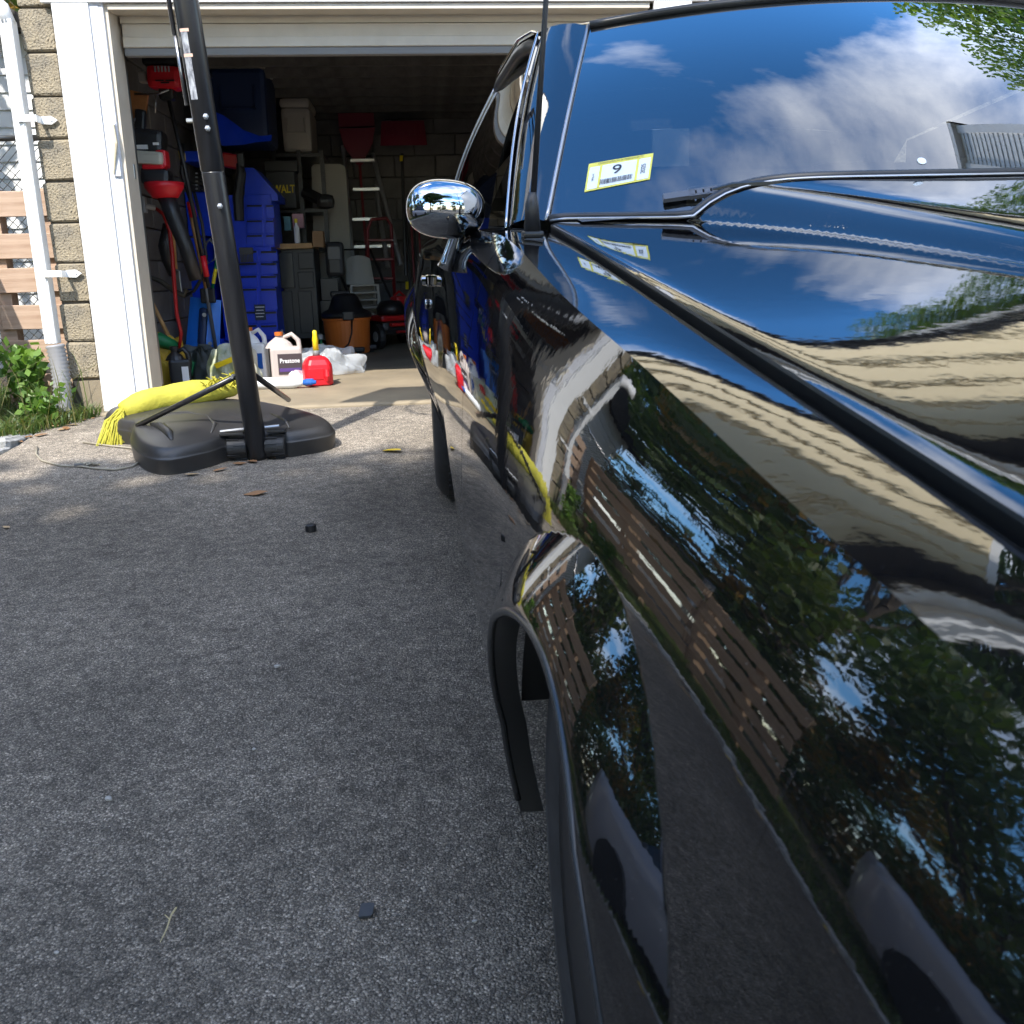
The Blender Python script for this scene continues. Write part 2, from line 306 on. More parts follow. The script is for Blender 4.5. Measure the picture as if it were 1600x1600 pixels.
# --- ground sheet with real fall, driveway, slab
def sheet(name, x0, x1, ys, dz, m, nx=2, edge=None):
    V = []
    mb = MB(); xs = np.linspace(x0, x1, nx)
    mb.grid([[(x if edge is None else x+edge(i, yv), yv, drive_z(yv)+dz) for i, x in enumerate(xs)] for yv in ys][::-1])
    return struct(obj(name, mb, m))
sheet('ground', -400, 400, [-400, -40, -10, 0, Y0, 12, 40, 400], -.06, MT['soil'])
def kerb_wob(y): return .02*math.sin(3.1*y)+.012*math.sin(8.3*y+1)
ys = list(np.linspace(-14, Y0, 90))
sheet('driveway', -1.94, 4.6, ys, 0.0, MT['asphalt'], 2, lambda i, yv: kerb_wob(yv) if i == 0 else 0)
sheet('lawn', -30, -1.97, [-30, -10, 0, 2, Y0, 9, 30], -.012, MT['soil'])
# slab: concrete apron and garage floor with a raised front lip
mb = MB()
mb.grid([[(-1.80, y, z), (3.9, y, z)] for y, z in ((10.2, .02*(10.2-Y0)+.018), (Y0+.20, .024), (Y0+.02, .018), (Y0, .008), (Y0-.004, -.05))])
struct(obj('garage_floor', mb, MT['slab']))
def floor_z(y): return .02*(y-Y0)+.02
# --- granite kerb stones between drive and lawn, each its own stone
kerb = thing('granite_kerb', 'row of rough grey granite kerb stones edging the driveway and grass', 'kerb')
yy = 4.85
while yy > -6:
    ln = random.uniform(.24, .46)
    mb = MB(); mb.box((0, 0, 0), (random.uniform(.10, .135), ln-.015, .12), bev=.02)
    o = obj('stone', mb, MT['granite'], kerb, loc=(-2.0+random.uniform(-.015, .015)+kerb_wob(yy), yy-ln/2, drive_z(yy-ln/2)-.035), rot=(-SL+random.uniform(-.03, .03), random.uniform(-.06, .06), random.uniform(-.05, .05)))
    for v in o.data.vertices: v.co += Vector((random.uniform(-.006, .006) for _ in range(3)))
    yy -= ln
# --- grass
def blades(name, pts, hmin, hmax, w, cols, lean=.5, parent=None):
    n = len(pts); V = np.zeros((n*6, 3)); Q = np.zeros((n*2, 4), int)
    pts = np.asarray(pts); a = rng.uniform(0, 2*np.pi, n); h = rng.uniform(hmin, hmax, n); l = rng.uniform(.1, lean, n)*h; b = rng.uniform(0, 2*np.pi, n)
    wx, wy = np.cos(a)*w*rng.uniform(.6, 1.4, n), np.sin(a)*w*rng.uniform(.6, 1.4, n); lx, ly = np.cos(b)*l, np.sin(b)*l
    for k, (f, ww, lf) in enumerate(((0, 1, 0), (.55, .8, .3), (1, .12, 1))):
        V[k*2::6] = np.c_[pts[:, 0]-wx*ww+lx*lf, pts[:, 1]-wy*ww+ly*lf, pts[:, 2]+h*f*(1-.25*lf)]
        V[k*2+1::6] = np.c_[pts[:, 0]+wx*ww+lx*lf, pts[:, 1]+wy*ww+ly*lf, pts[:, 2]+h*f*(1-.25*lf)]
    base = np.arange(n)*6
    Q[0::2] = np.c_[base, base+1, base+3, base+2]; Q[1::2] = np.c_[base+2, base+3, base+5, base+4]
    o = obj(name, np_mesh(name, V, Q), cols, parent)
    o.data.polygons.foreach_set('material_index', np.repeat(rng.integers(0, len(cols), n), 2).astype(np.int32)); return o
def leaf_mat(name, c, trans=.35):
    m = bpy.data.materials.new(name); m.use_nodes = True; t = m.node_tree; nn = t.nodes; ll = t.links; b = nn['Principled BSDF']
    b.inputs['Base Color'].default_value = (*c, 1); b.inputs['Roughness'].default_value = .45
    tr = nn.new('ShaderNodeBsdfTranslucent'); tr.inputs[0].default_value = (c[0]*1.5, c[1]*1.6, c[2]*.7, 1); mx = nn.new('ShaderNodeMixShader'); mx.inputs[0].default_value = trans
    ll.new(b.outputs[0], mx.inputs[1]); ll.new(tr.outputs[0], mx.inputs[2]); ll.new(mx.outputs[0], nn['Material Output'].inputs[0]); return m
G = [leaf_mat('grass_a', (.075, .13, .028)), leaf_mat('grass_b', (.11, .16, .04)), leaf_mat('grass_c', (.17, .16, .06)), leaf_mat('grass_d', (.055, .10, .025))]
def strip_pts(n, x0, x1, y0, y1):
    x = rng.uniform(x0, x1, n); y = rng.uniform(y0, y1, n); return np.c_[x, y, [drive_z(v)-.012 for v in y]]
P = [strip_pts(11000, -3.4, -2.06, 3.6, 6.4), strip_pts(9000, -3.2, -2.06, -2.5, 3.6), strip_pts(2200, -2.14, -1.72, 4.6, 5.30), strip_pts(9000, -9, -3.0, -3, 7)]
d_ = P[2]; P[2] = d_[(d_[:, 0]+2.02) < (d_[:, 1]-4.65)*.45]
tag(stuff(blades('grass', np.concatenate(P), .04, .13, .004, G, .9)), 'rough green grass strip with dry stems between kerb and wooden fence', 'grass')
# --- fallen leaves, one by one
LF = [mat('leaf_brown', (.24, .12, .05), .7, var=.3, vscale=60), mat('leaf_tan', (.40, .27, .14), .7, var=.3, vscale=60), mat('leaf_yellow', (.85, .58, .05), .6, var=.2, vscale=60)]
def leaf_mesh(k):
    mb = MB(); n = 7; rows = []
    for i in range(n):
        t_ = i/(n-1); w = math.sin(math.pi*min(1, t_*.96+.03))**.8*.27*(1+.18*math.sin(9*t_+k)); z = .02*math.sin(3*t_+k)+.02
        rows.append([(-w, t_-.5, z+.06*w), (0, t_-.5, z-.02), (w, t_-.5, z+.07*w)])
    mb.grid(rows); return mb.mesh('leaf')
LM = [leaf_mesh(k) for k in range(4)]
LMS = []
for me in LM:
    for mt_ in LF:
        c = me.copy(); c.materials.append(mt_); LMS.append(c)
def leaf_at(x, y, s, kind, label=None, h=.006):
    o = obj('fallen_leaf', LMS[random.randrange(4)*3+kind], None, None, loc=drive_pt(x, y, h) if y < Y0+.1 else (x, y, .03), rot=(random.uniform(-.12, .12), random.uniform(-.12, .12), random.uniform(0, 6.28))); o.scale = (s, s, s)
    if label: tag(o, label, 'leaf')
    else:
        kn = ('brown', 'tan', 'yellow')[kind]; pl = 'by the grass corner below the downspout' if y > 4.5 else ('along the middle of the granite kerb' if y > 2 else 'at the near end of the granite kerb')
        tag(o, 'small dry '+kn+' leaf in the litter '+pl, 'leaf', kn+' leaves '+pl)
    return o
for i in range(40):
    y = random.uniform(4.55, 5.2); leaf_at(-2.02+(y-4.6)*.45+random.uniform(-.2, .06), y, random.uniform(.03, .07), random.choice((0, 0, 1)))
for i in range(26): y = random.uniform(-.5, 4.5); leaf_at(-1.94+random.uniform(-.06, .16), y, random.uniform(.04, .08), random.choice((0, 1, 1, 2)))
def gp(px, py):
    d = ray(px, py); t_ = (-TS*Y0-CAM[2])/(d[2]-TS*d[1]); return Vector(CAM+t_*d)
p = gp(612, 706); leaf_at(p.x, p.y, .095, 2, 'bright yellow leaf on the sunlit asphalt left of the car')
p = gp(400, 773); leaf_at(p.x, p.y, .09, 0, 'rust brown leaf lying flat on the shaded asphalt in front of the hoop base')
for i, (px, py) in enumerate(((375, 725), (425, 716), (448, 712), (300, 742), (345, 735), (268, 735), (395, 722))):
    p = gp(px, py); o = leaf_at(p.x, p.y-.01, .06, random.choice((0, 1)), 'brown leaf caught under the front edge of the hoop base'); o['group'] = 'leaves under the hoop base'
p = gp(10, 826); leaf_at(p.x, p.y, .035, 1, 'pale leaf scrap at the left side of the driveway')
# ================================================================ house with garage
house = thing('house', 'concrete block garage with white trim below beige clapboard siding', 'house', (0, 5.34, 0))
def H(name, mb, m, parent=None, loc=None, rot=None, smooth=False):
    """world coordinates given; house sits at y=5.34"""
    o = obj(name, mb, m, parent or house, smooth=smooth)
    if parent is None:
        l = Vector(loc) if loc is not None else Vector((0, 0, 0)); o.location = l-Vector((0, 5.34, 0))
    elif loc is not None: o.location = loc
    if rot is not None: o.rotation_euler = rot
    return o
XL, XR = -1.9, 4.4          # house corners
OX0, OX1, OZ = -1.47, 1.25, 2.02   # opening
CH = .2032
def rough_block(w, h, d, amp=.004, cut=4):
    bm = bmesh.new(); bmesh.ops.create_cube(bm, size=1); bmesh.ops.scale(bm, vec=(w, d, h), verts=bm.verts)
    bmesh.ops.bevel(bm, geom=bm.edges[:], offset=.007, segments=1, affect='EDGES')
    for v in bm.verts: v.co += Vector((random.uniform(-amp, amp), random.uniform(-amp, amp)*.7, random.uniform(-amp, amp)))
    me = bpy.data.meshes.new('concrete_block'); bm.to_mesh(me); bm.free(); return me
edge_blocks = [rough_block(.157, CH-.012, .19) for _ in range(6)]
for me in edge_blocks: me.materials.append(MT['block'])
for k in range(11):
    o = obj('concrete_block', edge_blocks[random.randrange(6)], None, house, loc=(-1.9+.0785+random.uniform(-.003, .003), .095+random.uniform(-.003, .003), .19+CH*(k+.5)), rot=(0, 0, math.pi if k % 2 else 0))
mb = MB(); mb.box((-1.82, 5.36+.09, .095), (.15, .18, 2.42*2), None); H('mortar_bed', mb, MT['mortar'])
mb = MB(); mb.prism([(-1.88, .185), (-1.735, .185), (-1.735, -.08), (-1.80, -.08)], 5.325, 5.50, 'Y'); H('foundation_stone', mb, MT['slab'])
mb = MB(); mb.box((-1.845, 5.45, -.0), (.13, .16, .30)); H('foundation_wall', mb, MT['mortar'])
# outer left side wall and right part of the front wall: block by block where the reflections show it
long_block = [rough_block(.396, CH-.01, .19, .003) for _ in range(4)]
for me in long_block: me.materials.append(MT['block'])
for k in range(11):
    for j in range(8):
        x = OX1+.30+.2+.4064*j+(.2032 if k % 2 else 0)
        if x > XR-.15: continue
        obj('concrete_block', long_block[(j+k) % 4], None, house, loc=(x, .095, .19+CH*(k+.5)))
mb = MB(); mb.box(((OX1+XR)/2+.1, 5.48, 1.2), (XR-OX1-.1, .12, 2.5)); H('mortar_bed', mb, MT['mortar'])
mb = MB(); mb.box((XL+.06, 7.9, 1.2), (.10, 4.9, 2.45)); H('side_wall', mb, MT['mortar'])
mb = MB(); mb.box((XR-.06, 7.9, 1.2), (.10, 4.9, 2.45)); H('side_wall', mb, MT['mortar'])
# white door frame: wide flat board, stop moulding, jamb return
jb = MB(); jb.box((-1.645, 5.318, 1.05), (.175, .03, 2.06), bev=.003); jamb = H('door_jamb', jb, MT['white'])
sb = MB(); sb.box((-1.535, 5.338, 1.03), (.045, .05, 2.02), bev=.004); sb.box((-1.502, 5.36, 1.03), (.022, .09, 2.02), bev=.003); s_ = obj('stop_moulding', sb, MT['trimgrey'], jamb)
sb = MB(); sb.box((-1.482, 5.43, 1.02), (.02, .20, 2.02), bev=.003); obj('jamb_return', sb, MT['doorpaint'], jamb)
jb = MB(); jb.box((OX1+.12, 5.318, 1.05), (.2, .03, 2.06), bev=.003); H('door_jamb', jb, MT['white'])
hb = MB(); hb.box(((OX0+OX1)/2, 5.316, 2.02+.175), (OX1-OX0+.62, .032, .33), bev=.003); head = H('header_board', hb, MT['white'])
sb = MB(); sb.box(((OX0+OX1)/2, 5.36, 2.012), (OX1-OX0, .09, .025), bev=.003); sb.box(((OX0+OX1)/2, 5.43, 2.02), (OX1-OX0, .2, .02)); obj('stop_moulding', sb, MT['doorpaint'], head)
# strike latch on the jamb (flush handle plate)
a, b_ = at(181, 192, 5.312), at(183, 276, 5.312)
sb = MB(); sb.box(((a.x+b_.x)/2-.006, 5.31, (a.z+b_.z)/2), (.034, .012, abs(a.z-b_.z)), bev=.004); lat = obj('latch_plate', sb, MT['trimgrey'], jamb)
MT['cream'] = mat('cream_metal', (.66, .58, .42), .35)
sb = MB(); sb.tube([(a.x-.012, 5.298, a.z-.01), (a.x-.006, 5.292, (a.z+b_.z)/2+.03), (b_.x-.012, 5.300, b_.z+.01)], [.008, .010, .004], 8); obj('latch_lever', sb, MT['cream'], lat)
a = at(194, 267, 5.43); sb = MB(); sb.box((a.x+.03, 5.47, a.z), (.03, .02, .075), bev=.003); sb.tube([(a.x+.03, 5.45, a.z), (a.x+.03, 5.47, a.z)], .008, 8); obj('strike_plate', sb, MT['satin'], jamb)
# overhead door, half rolled up: lowest section nearly upright, the next leaning back
door = H('garage_door', MB().box(((OX0+OX1)/2, 5.50, 1.90), (OX1-OX0-.03, .045, .085), bev=.004), MT['doorpaint'])
def sect(z0, z1, y0, y1):
    d = MB(); d.prism([(y0, z0), (y1, z1), (y1+.04, z1), (y0+.04, z0)], OX0+.01, OX1-.01, 'X'); return d
obj('door_panel', sect(1.945, 2.06, 5.478, 5.478), MT['doorpaint'], door)
obj('door_panel', sect(2.063, 2.45, 5.478, 5.80), MT['doorpaint'], door)
obj('door_rail', MB().box(((OX0+OX1)/2, 5.474, 1.855), (OX1-OX0-.03, .02, .05), bev=.006), MT['doorpaint'], door)
obj('bottom_seal', MB().box(((OX0+OX1)/2, 5.50, 1.812), (OX1-OX0-.03, .05, .042), bev=.01), mat('grey_seal', (.22, .215, .21), .7), door)
door.location.z += .03
# rear-hung track
tr = MB(); tr.tube([(OX0-.02, 5.56, .1), (OX0-.02, 5.56, 1.75), (OX0-.02, 5.62, 1.95), (OX0-.02, 5.8, 2.1), (OX0-.02, 8, 2.15)], .018, 6); obj('door_track', tr, MT['satin'], door)
# clapboards above
sx0, sx1 = XL-.03, XR
zs = 2.37; n_clap = 8; ce = .152
clap = MB(); clap.prism([(0, 0), (-.036, 0), (-.036, .012), (-.004, ce+.012), (0, ce+.012)], sx0, sx1, 'X'); cme = clap.mesh('clapboard'); cme.materials.append(MT['siding'])
for k in range(n_clap): obj('clapboard', cme, None, house, loc=(0, -.004, zs+ce*k))
EZ = zs+ce*n_clap
wall = MB(); wall.box(((sx0+sx1)/2, 5.50, (zs+EZ)/2), (sx1-sx0, .30, EZ-zs)); H('upper_wall', wall, MT['siding'])
side = MB(); side.box((XL+.01, 7.8, (zs+EZ)/2), (.06, 4.4, EZ-zs)); side.box((XR-.03, 7.8, (zs+EZ)/2), (.06, 4.4, EZ-zs)); H('upper_side_wall', side, MT['siding'])
cb = MB(); cb.box((XL-.005, 5.315, (zs+EZ)/2), (.10, .034, EZ-zs), bev=.003); cb.box((XR-.05, 5.315, (zs+EZ)/2), (.10, .034, EZ-zs), bev=.003); H('corner_board', cb, MT['white'])
so = MB(); so.box(((sx0+sx1)/2, 5.19, EZ+.02), (sx1-sx0+.5, .30, .03)); H('soffit', so, MT['soffit'])
fr = MB(); fr.box(((sx0+sx1)/2, 5.306, EZ-.09), (sx1-sx0, .02, .18)); H('frieze_board', fr, MT['soffit'])
gt = MB(); gx0, gx1 = sx0-.25, sx1+.25
gt.prism([(5.040, EZ+.20), (5.040, EZ-.06), (5.020, EZ-.06), (5.010, EZ+.04), (4.920, EZ+.03), (4.895, EZ+.06), (4.905, EZ+.11), (4.870, EZ+.16), (4.870, EZ+.20), (4.890, EZ+.205), (4.910, EZ+.22)], gx0, gx1, 'X'); H('gutter', gt, MT['white'])
rf = MB(); rf.prism([(4.94, EZ+.22), (7.9, EZ+1.7), (10.9, EZ+.22), (10.9, EZ+.17), (7.9, EZ+1.63), (4.9, EZ+.17)], gx0, gx1, 'X'); H('roof', rf, MT['roof'])
gb = MB(); gb.prism([(5.35, EZ-.1), (10.2, EZ-.1), (7.9, EZ+1.6)], XL+.01, XL+.05, 'X'); gb.prism([(5.35, EZ-.1), (10.2, EZ-.1), (7.9, EZ+1.6)], XR-.05, XR-.01, 'X'); H('gable', gb, MT['siding'])
# arched window with lattice bars over the left part of the garage door
wx, wz, wr = -.9, 2.58, .40
win = H('arched_window', MB().grid([[(wx+(wr+.09*q)*math.cos(a), 5.30-.02*(q > .5), wz+(wr+.09*q)*math.sin(a)) for a in np.linspace(0, math.pi, 25)] for q in (0, 1)]), MT['white'])
fm = MB()
for q in (0, 1):
    pass
pth = [(wx+(wr+.045)*math.cos(a), 5.292, wz+(wr+.045)*math.sin(a)) for a in np.linspace(0, math.pi, 25)]
fm.tube(pth, .045, 8); fm.box((wx, 5.29, wz-.05), (2*wr+.30, .07, .10), bev=.01); obj('frame', fm, MT['white'], win, smooth=False)
MT['darkpane'] = mat('dark_pane', (.02, .024, .03), .03)
pn = MB(); pn.add([(wx+wr*math.cos(a), 5.300, wz+wr*math.sin(a)) for a in np.linspace(0, math.pi, 24)], [tuple(range(24))]); obj('pane', pn, MT['darkpane'], win)
mu_ = MB()
for a in np.radians([30, 60, 90, 120, 150]): mu_.tube([(wx+.12*math.cos(a), 5.295, wz+.12*math.sin(a)), (wx+wr*math.cos(a), 5.295, wz+wr*math.sin(a))], .011, 6)
mu_.tube([(wx+.12*math.cos(a), 5.295, wz+.12*math.sin(a)) for a in np.linspace(0, math.pi, 13)], .011, 6); mu_.tube([(wx+.28*math.cos(a), 5.295, wz+.28*math.sin(a)) for a in np.linspace(0, math.pi, 17)], .011, 6); obj('muntin', mu_, MT['white'], win)
# round flood lamp on an arm
fl = H('wall_lamp', MB().box((.52, 5.30, 3.02), (.10, .05, .10), bev=.01), MT['white'])
q = MB(); q.tube([(.52, 5.28, 3.02), (.52, 5.16, 3.00), (.60, 5.12, 2.93)], .018, 8); obj('arm', q, MT['white'], fl)
q = MB(); q.lathe([(.001, .0), (.10, .0), (.115, .02), (.06, .09), (.03, .12)], (0, 0, 0), 'Y', 20); o = obj('lamp_head', q, MT['trimgrey'], fl, smooth=False, loc=(.60, 5.05, 2.86)); o.data.transform(Matrix.Rotation(-.6, 4, 'X'))
# interior shell: floor is garage_floor; walls block by block, ceiling with joists
inb = [rough_block(.396, CH-.008, .09, .002) for _ in range(4)]
for me in inb: me.materials.append(MT['inblock'])
for k in range(11):
    for j in range(12):
        y = 5.62+.4064*j+(.2032 if k % 2 else 0)
        if y > 10.05: continue
        obj('wall_block', inb[(j*3+k) % 4], None, house, loc=(-1.80+random.uniform(-.0015, .0015), y-5.34, .02+CH*(k+.5)), rot=(0, 0, math.pi/2))
for k in range(11):
    for j in range(9):
        x = -1.62+.4064*j+(.2032 if k % 2 else 0)
        if x > 2.0: continue
        obj('wall_block', inb[(j*3+k*5) % 4], None, house, loc=(x, 10.15-5.34, .02+CH*(k+.5)))
q = MB(); q.box((-1.85, 7.9, 1.15), (.06, 5.0, 2.5)); q.box((1.0, 10.20, 1.15), (6.2, .06, 2.5)); q.box((2.25, 7.9, 1.15), (.06, 4.6, 2.4)); H('inner_wall', q, MT['inblock'])
q = MB(); q.box((1.2, 7.9, 2.36), (6.4, 4.9, .04)); H('garage_ceiling', q, MT['ceil'])
jme = MB().box((0, 0, 0), (6.1, .045, .16)).mesh('joist'); jme.materials.append(MT['ceil'])
for k in range(11): obj('joist', jme, None, house, loc=(1.2, .6+.41*k, 2.26))
# downspout with two straps, elbow and corrugated drain hose
dx_ = -1.945
d = MB(); d.box((dx_, 5.30, 1.17), (.062, .075, 1.56), bev=.008)
for k in (-.02, 0, .02): d.box((dx_+k, 5.262, 1.17), (.006, .006, 1.55))
ds = H('downspout', d, MT['white'])
d = MB(); d.tube([(dx_, 5.30, 1.93), (dx_-.02, 5.30, 2.0), (dx_-.10, 5.30, 2.07), (dx_-.2, 5.30, 2.12)], .040, 10); obj('elbow', d, MT['white'], ds, smooth=True)
for (px, py) in ((45, 185), (85, 428)):
    p = at(px, py, 5.26)
    d = MB(); d.box((p.x-.01, 5.255, p.z), (.085, .012, .034), bev=.003); d.prism([(p.x+.03, p.z+.017), (p.x+.085, p.z+.02), (p.x+.115, p.z), (p.x+.085, p.z-.02), (p.x+.03, p.z-.017)], 5.322, 5.333, 'Y'); d.box((p.x+.035, 5.29, p.z), (.006, .07, .034))
    d.tube([(p.x+.085, 5.318, p.z), (p.x+.085, 5.33, p.z)], .006, 8); obj('strap', d, MT['white'], ds)
MT['hose'] = mat('grey_hose', (.27, .27, .28), .55)
d = MB(); pts = []; rs = []
z0, z1 = .385, .03
for k in range(2*17+1):
    t_ = k/34; pts.append((dx_+.012+.015*math.sin(2.6*t_), 5.285-.05*t_**2, z0+(z1-z0)*t_)); rs.append(.050 if k % 2 else .041)
d.tube(pts, rs, 16); obj('drain_hose', d, MT['hose'], ds, smooth=True)
# ================================================================ fences and neighbours
def plank_me(L_, h, axis, m):
    bm = bmesh.new(); bmesh.ops.create_cube(bm, size=1); bmesh.ops.scale(bm, vec=(L_, .02, h) if axis == 'X' else (.02, L_, h), verts=bm.verts)
    bmesh.ops.bevel(bm, geom=bm.edges[:], offset=.003, segments=1, affect='EDGES'); me = bpy.data.meshes.new('plank'); bm.to_mesh(me); bm.free(); me.materials.append(m); return me
ff = thing('plank_fence', 'short run of fresh horizontal boards beside the white downspout', 'fence', (-2.3, 5.62, 0))
pz = [1.12, .90, .72, .52, .33, .14]
for i, z in enumerate(pz):
    obj('plank', plank_me(.36, .132, 'X', MT['woodnew']), None, ff, loc=(.16+random.uniform(-.01, .01), 0, z), rot=(0, random.uniform(-.012, .012), 0))
obj('post', MB().box((.0, .06, .55), (.09, .09, 1.3), bev=.004), MT['woodnew'], ff)
obj('post', MB().box((.30, .06, .55), (.09, .09, 1.3), bev=.004), MT['woodnew'], ff)
sf = thing('pallet_fence', 'long fence of horizontal pallet boards along the left of the driveway', 'fence', (-2.74, 0, 0), (0, 0, math.radians(-3.2)))
pmes = [plank_me(1.16, h, 'Y', MT['woodnewY']) for h in (.135, .15, .12)]
for k in range(2):
    yc = 5.0-1.19*k
    for i, z in enumerate((.16, .36, .55, .74, .93, 1.12)):
        o = obj('plank', pmes[(i+k) % 3], None, sf, loc=(random.uniform(-.006, .006), yc, drive_z(yc)+z+random.uniform(-.012, .012)), rot=(random.uniform(-.012, .012), 0, random.uniform(-.006, .006)))
    obj('post', MB().box((-.06, yc+.58, drive_z(yc)+.52), (.09, .09, 1.36), bev=.004), MT['woodnewY'], sf)
    obj('batten', MB().box((-.05, yc, drive_z(yc)+.6), (.04, .09, 1.15), bev=.004), MT['woodnewY'], sf)
cf = thing('chain_link_fence', 'dark chain link mesh behind the boards at the far left', 'fence', (-2.9, 6.4, 0))
MT['wire'] = mat('dark_wire', (.03, .032, .03), .5, metal=.3)
cl = MB(); sz = .055
for k in range(-30, 34):
    for sgn in (1, -1):
        x0, z0_, x1, z1_ = k*sz, 0.0, k*sz+sgn*1.55, 1.55
        lo, hi = (-.9, .7)
        a0 = max(0, min(1, (lo-x0)/(x1-x0) if sgn > 0 else (hi-x0)/(x1-x0))); a1 = max(0, min(1, (hi-x0)/(x1-x0) if sgn > 0 else (lo-x0)/(x1-x0)))
        if a1-a0 > .02: cl.tube([(x0+(x1-x0)*a0, .003*sgn, z0_+1.55*a0), (x0+(x1-x0)*a1, .003*sgn, z0_+1.55*a1)], .0028, 3, cap=False)
stuff(obj('wire_mesh', cl, MT['wire'], cf))
obj('top_rail', MB().tube([(-.95, 0, 1.56), (.75, 0, 1.56)], .018, 8), MT['satin'], cf, smooth=True)
obj('post', MB().tube([(-.9, 0, -.1), (-.9, 0, 1.62)], .028, 8), MT['satin'], cf, smooth=True)
wh = thing('white_shed', 'low white sided shed behind the fence at the far left', 'shed', (-3.35, 9.5, 0))
obj('wall', MB().box((0, 0, 1.2), (1.2, 3, 2.7)), MT['whitesiding'], wh)
cw = MB(); cw.prism([(0, 0), (-.018, 0), (-.004, .13), (0, .13)], -.6, .6, 'X'); cwm = cw.mesh('siding_board'); cwm.materials.append(MT['whitesiding'])
for k in range(21): obj('siding_board', cwm, None, wh, loc=(0, -1.503, -.1+.122*k))
rr = MB(); rr.prism([(-.75, 2.5), (0, 2.9), (.75, 2.5)], -1.7, 1.7, 'Y'); obj('roof', rr, MT['roof'], wh)
w2 = thing('side_house', 'white neighbouring house far beyond the pallet fence', 'house', (-30, -1.5, -1.5))
obj('wall', MB().box((0, 0, 2.2), (6, 7, 5.6)), MT['whitesiding'], w2)
cw = MB(); cw.prism([(0, 0), (.018, 0), (.004, .13), (0, .13)], -3.5, 3.5, 'Y'); cwm = cw.mesh('siding_board'); cwm.materials.append(MT['whitesiding'])
for k in range(40): o = obj('siding_board', cwm, None, w2, loc=(3.003, 0, -.3+.13*k))
obj('window', MB().box((3.02, 1.2, 1.9), (.04, .9, 1.3)), MT['darkpane'], w2)
obj('roof', MB().prism([(-3.9, 5.0), (0, 7.6), (3.9, 5.0)], -3.3, 3.3, 'X'), MT['roof'], w2)
# tall white house close on the right of the drive, seen only in the windshield
w3 = thing('tall_house', 'tall white clapboard house wall close on the right, mirrored in the windshield', 'house', (7.8, 0, 0))
obj('wall', MB().box((0, -1.1, 3.9), (6, 8.0, 8.6)), MT['whitesiding'], w3)
cw = MB(); cw.prism([(0, 0), (-.018, 0), (-.004, .13), (0, .13)], -5.1, 2.9, 'Y'); cwm = cw.mesh('siding_board'); cwm.materials.append(MT['whitesiding'])
for k in range(63): obj('siding_board', cwm, None, w3, loc=(-3.003, 0, -.3+.134*k))
obj('corner_board', MB().box((-3.02, 2.83, 3.9), (.05, .16, 8.5)), MT['white'], w3)
obj('pilaster', MB().box((-3.03, 2.2, 3.9), (.06, .10, 8.5)), MT['white'], w3)
obj('cornice', MB().box((-3.05, -1.1, 8.2), (.16, 8.1, .12)), MT['white'], w3)
obj('roof', MB().box((0, -1.1, 8.28), (6.2, 8.2, .10)), MT['roof'], w3)
# ================================================================ trees and plants
LV = [leaf_mat('leaf_green_a', (.055, .105, .022)), leaf_mat('leaf_green_b', (.085, .135, .03)), leaf_mat('leaf_green_c', (.11, .145, .035)), leaf_mat('leaf_dark', (.035, .07, .018))]
LY = LV[:3]+[leaf_mat('leaf_gold', (.30, .17, .03)), leaf_mat('leaf_olive', (.13, .13, .035))]
BARK = mat('bark', (.09, .07, .05), .9, var=.4, vscale=14, bump=.6, bscale=30)
def crown(name, parent, centers, n, size, mats, flat=.75):
    """leaf-sized quads gathered in clumps round each limb end"""
    k = len(centers); C_ = np.array([c[:3] for c in centers]); R_ = np.array([c[3] for c in centers])
    pick = rng.choice(k, n, p=R_**2/np.sum(R_**2))
    d = rng.normal(size=(n, 3)); d /= np.linalg.norm(d, axis=1)[:, None]; r = R_[pick]*rng.uniform(0, 1, n)**.45
    p = C_[pick]+d*r[:, None]*np.array([1, 1, flat])
    a = rng.normal(size=(n, 3)); a /= np.linalg.norm(a, axis=1)[:, None]; b = np.cross(a, rng.normal(size=(n, 3))); b /= np.linalg.norm(b, axis=1)[:, None]
    s = size*rng.uniform(.6, 1.25, n)[:, None]
    V = np.empty((n*4, 3)); V[0::4] = p-a*s; V[1::4] = p+b*s*.55; V[2::4] = p+a*s; V[3::4] = p-b*s*.55
    o = obj(name, np_mesh(name, V, np.arange(n*4).reshape(-1, 4)), mats, parent)
    mi = ((pick*7) % len(mats)+rng.integers(0, 2, n)) % len(mats); o.data.polygons.foreach_set('material_index', mi.astype(np.int32)); return o
def tree(name, label, x, y, z, h, r, clumps, n, leaf, mats, group=None, trunk_r=.16, top=1.0, low=.45):
    T = thing(name, label, 'tree', (x, y, z), group=group)
    cs = []; mb = MB()
    mb.tube([(0, 0, -.2), (.05, .02, h*.3), (-.04, .06, h*.6), (.02, 0, h*.9)], [trunk_r*1.3, trunk_r, trunk_r*.7, trunk_r*.2], 8)
    for i in range(clumps):
        a = random.uniform(0, 6.28); q = random.uniform(low, top); rr = r*math.sqrt(random.random())*(1.15-.55*abs(q-.65)/.4)
        c = (math.cos(a)*rr, math.sin(a)*rr, h*q, r*random.uniform(.26, .42)); cs.append(c)
        z0 = h*max(.3, q-.25); mb.tube([(0, 0, z0), (c[0]*.5, c[1]*.5, (z0+c[2])/2+.1), c[:3]], [trunk_r*.4, trunk_r*.25, trunk_r*.08], 5)
    obj('trunk', mb, BARK, T); crown('crown', T, cs, n, leaf, mats); return T
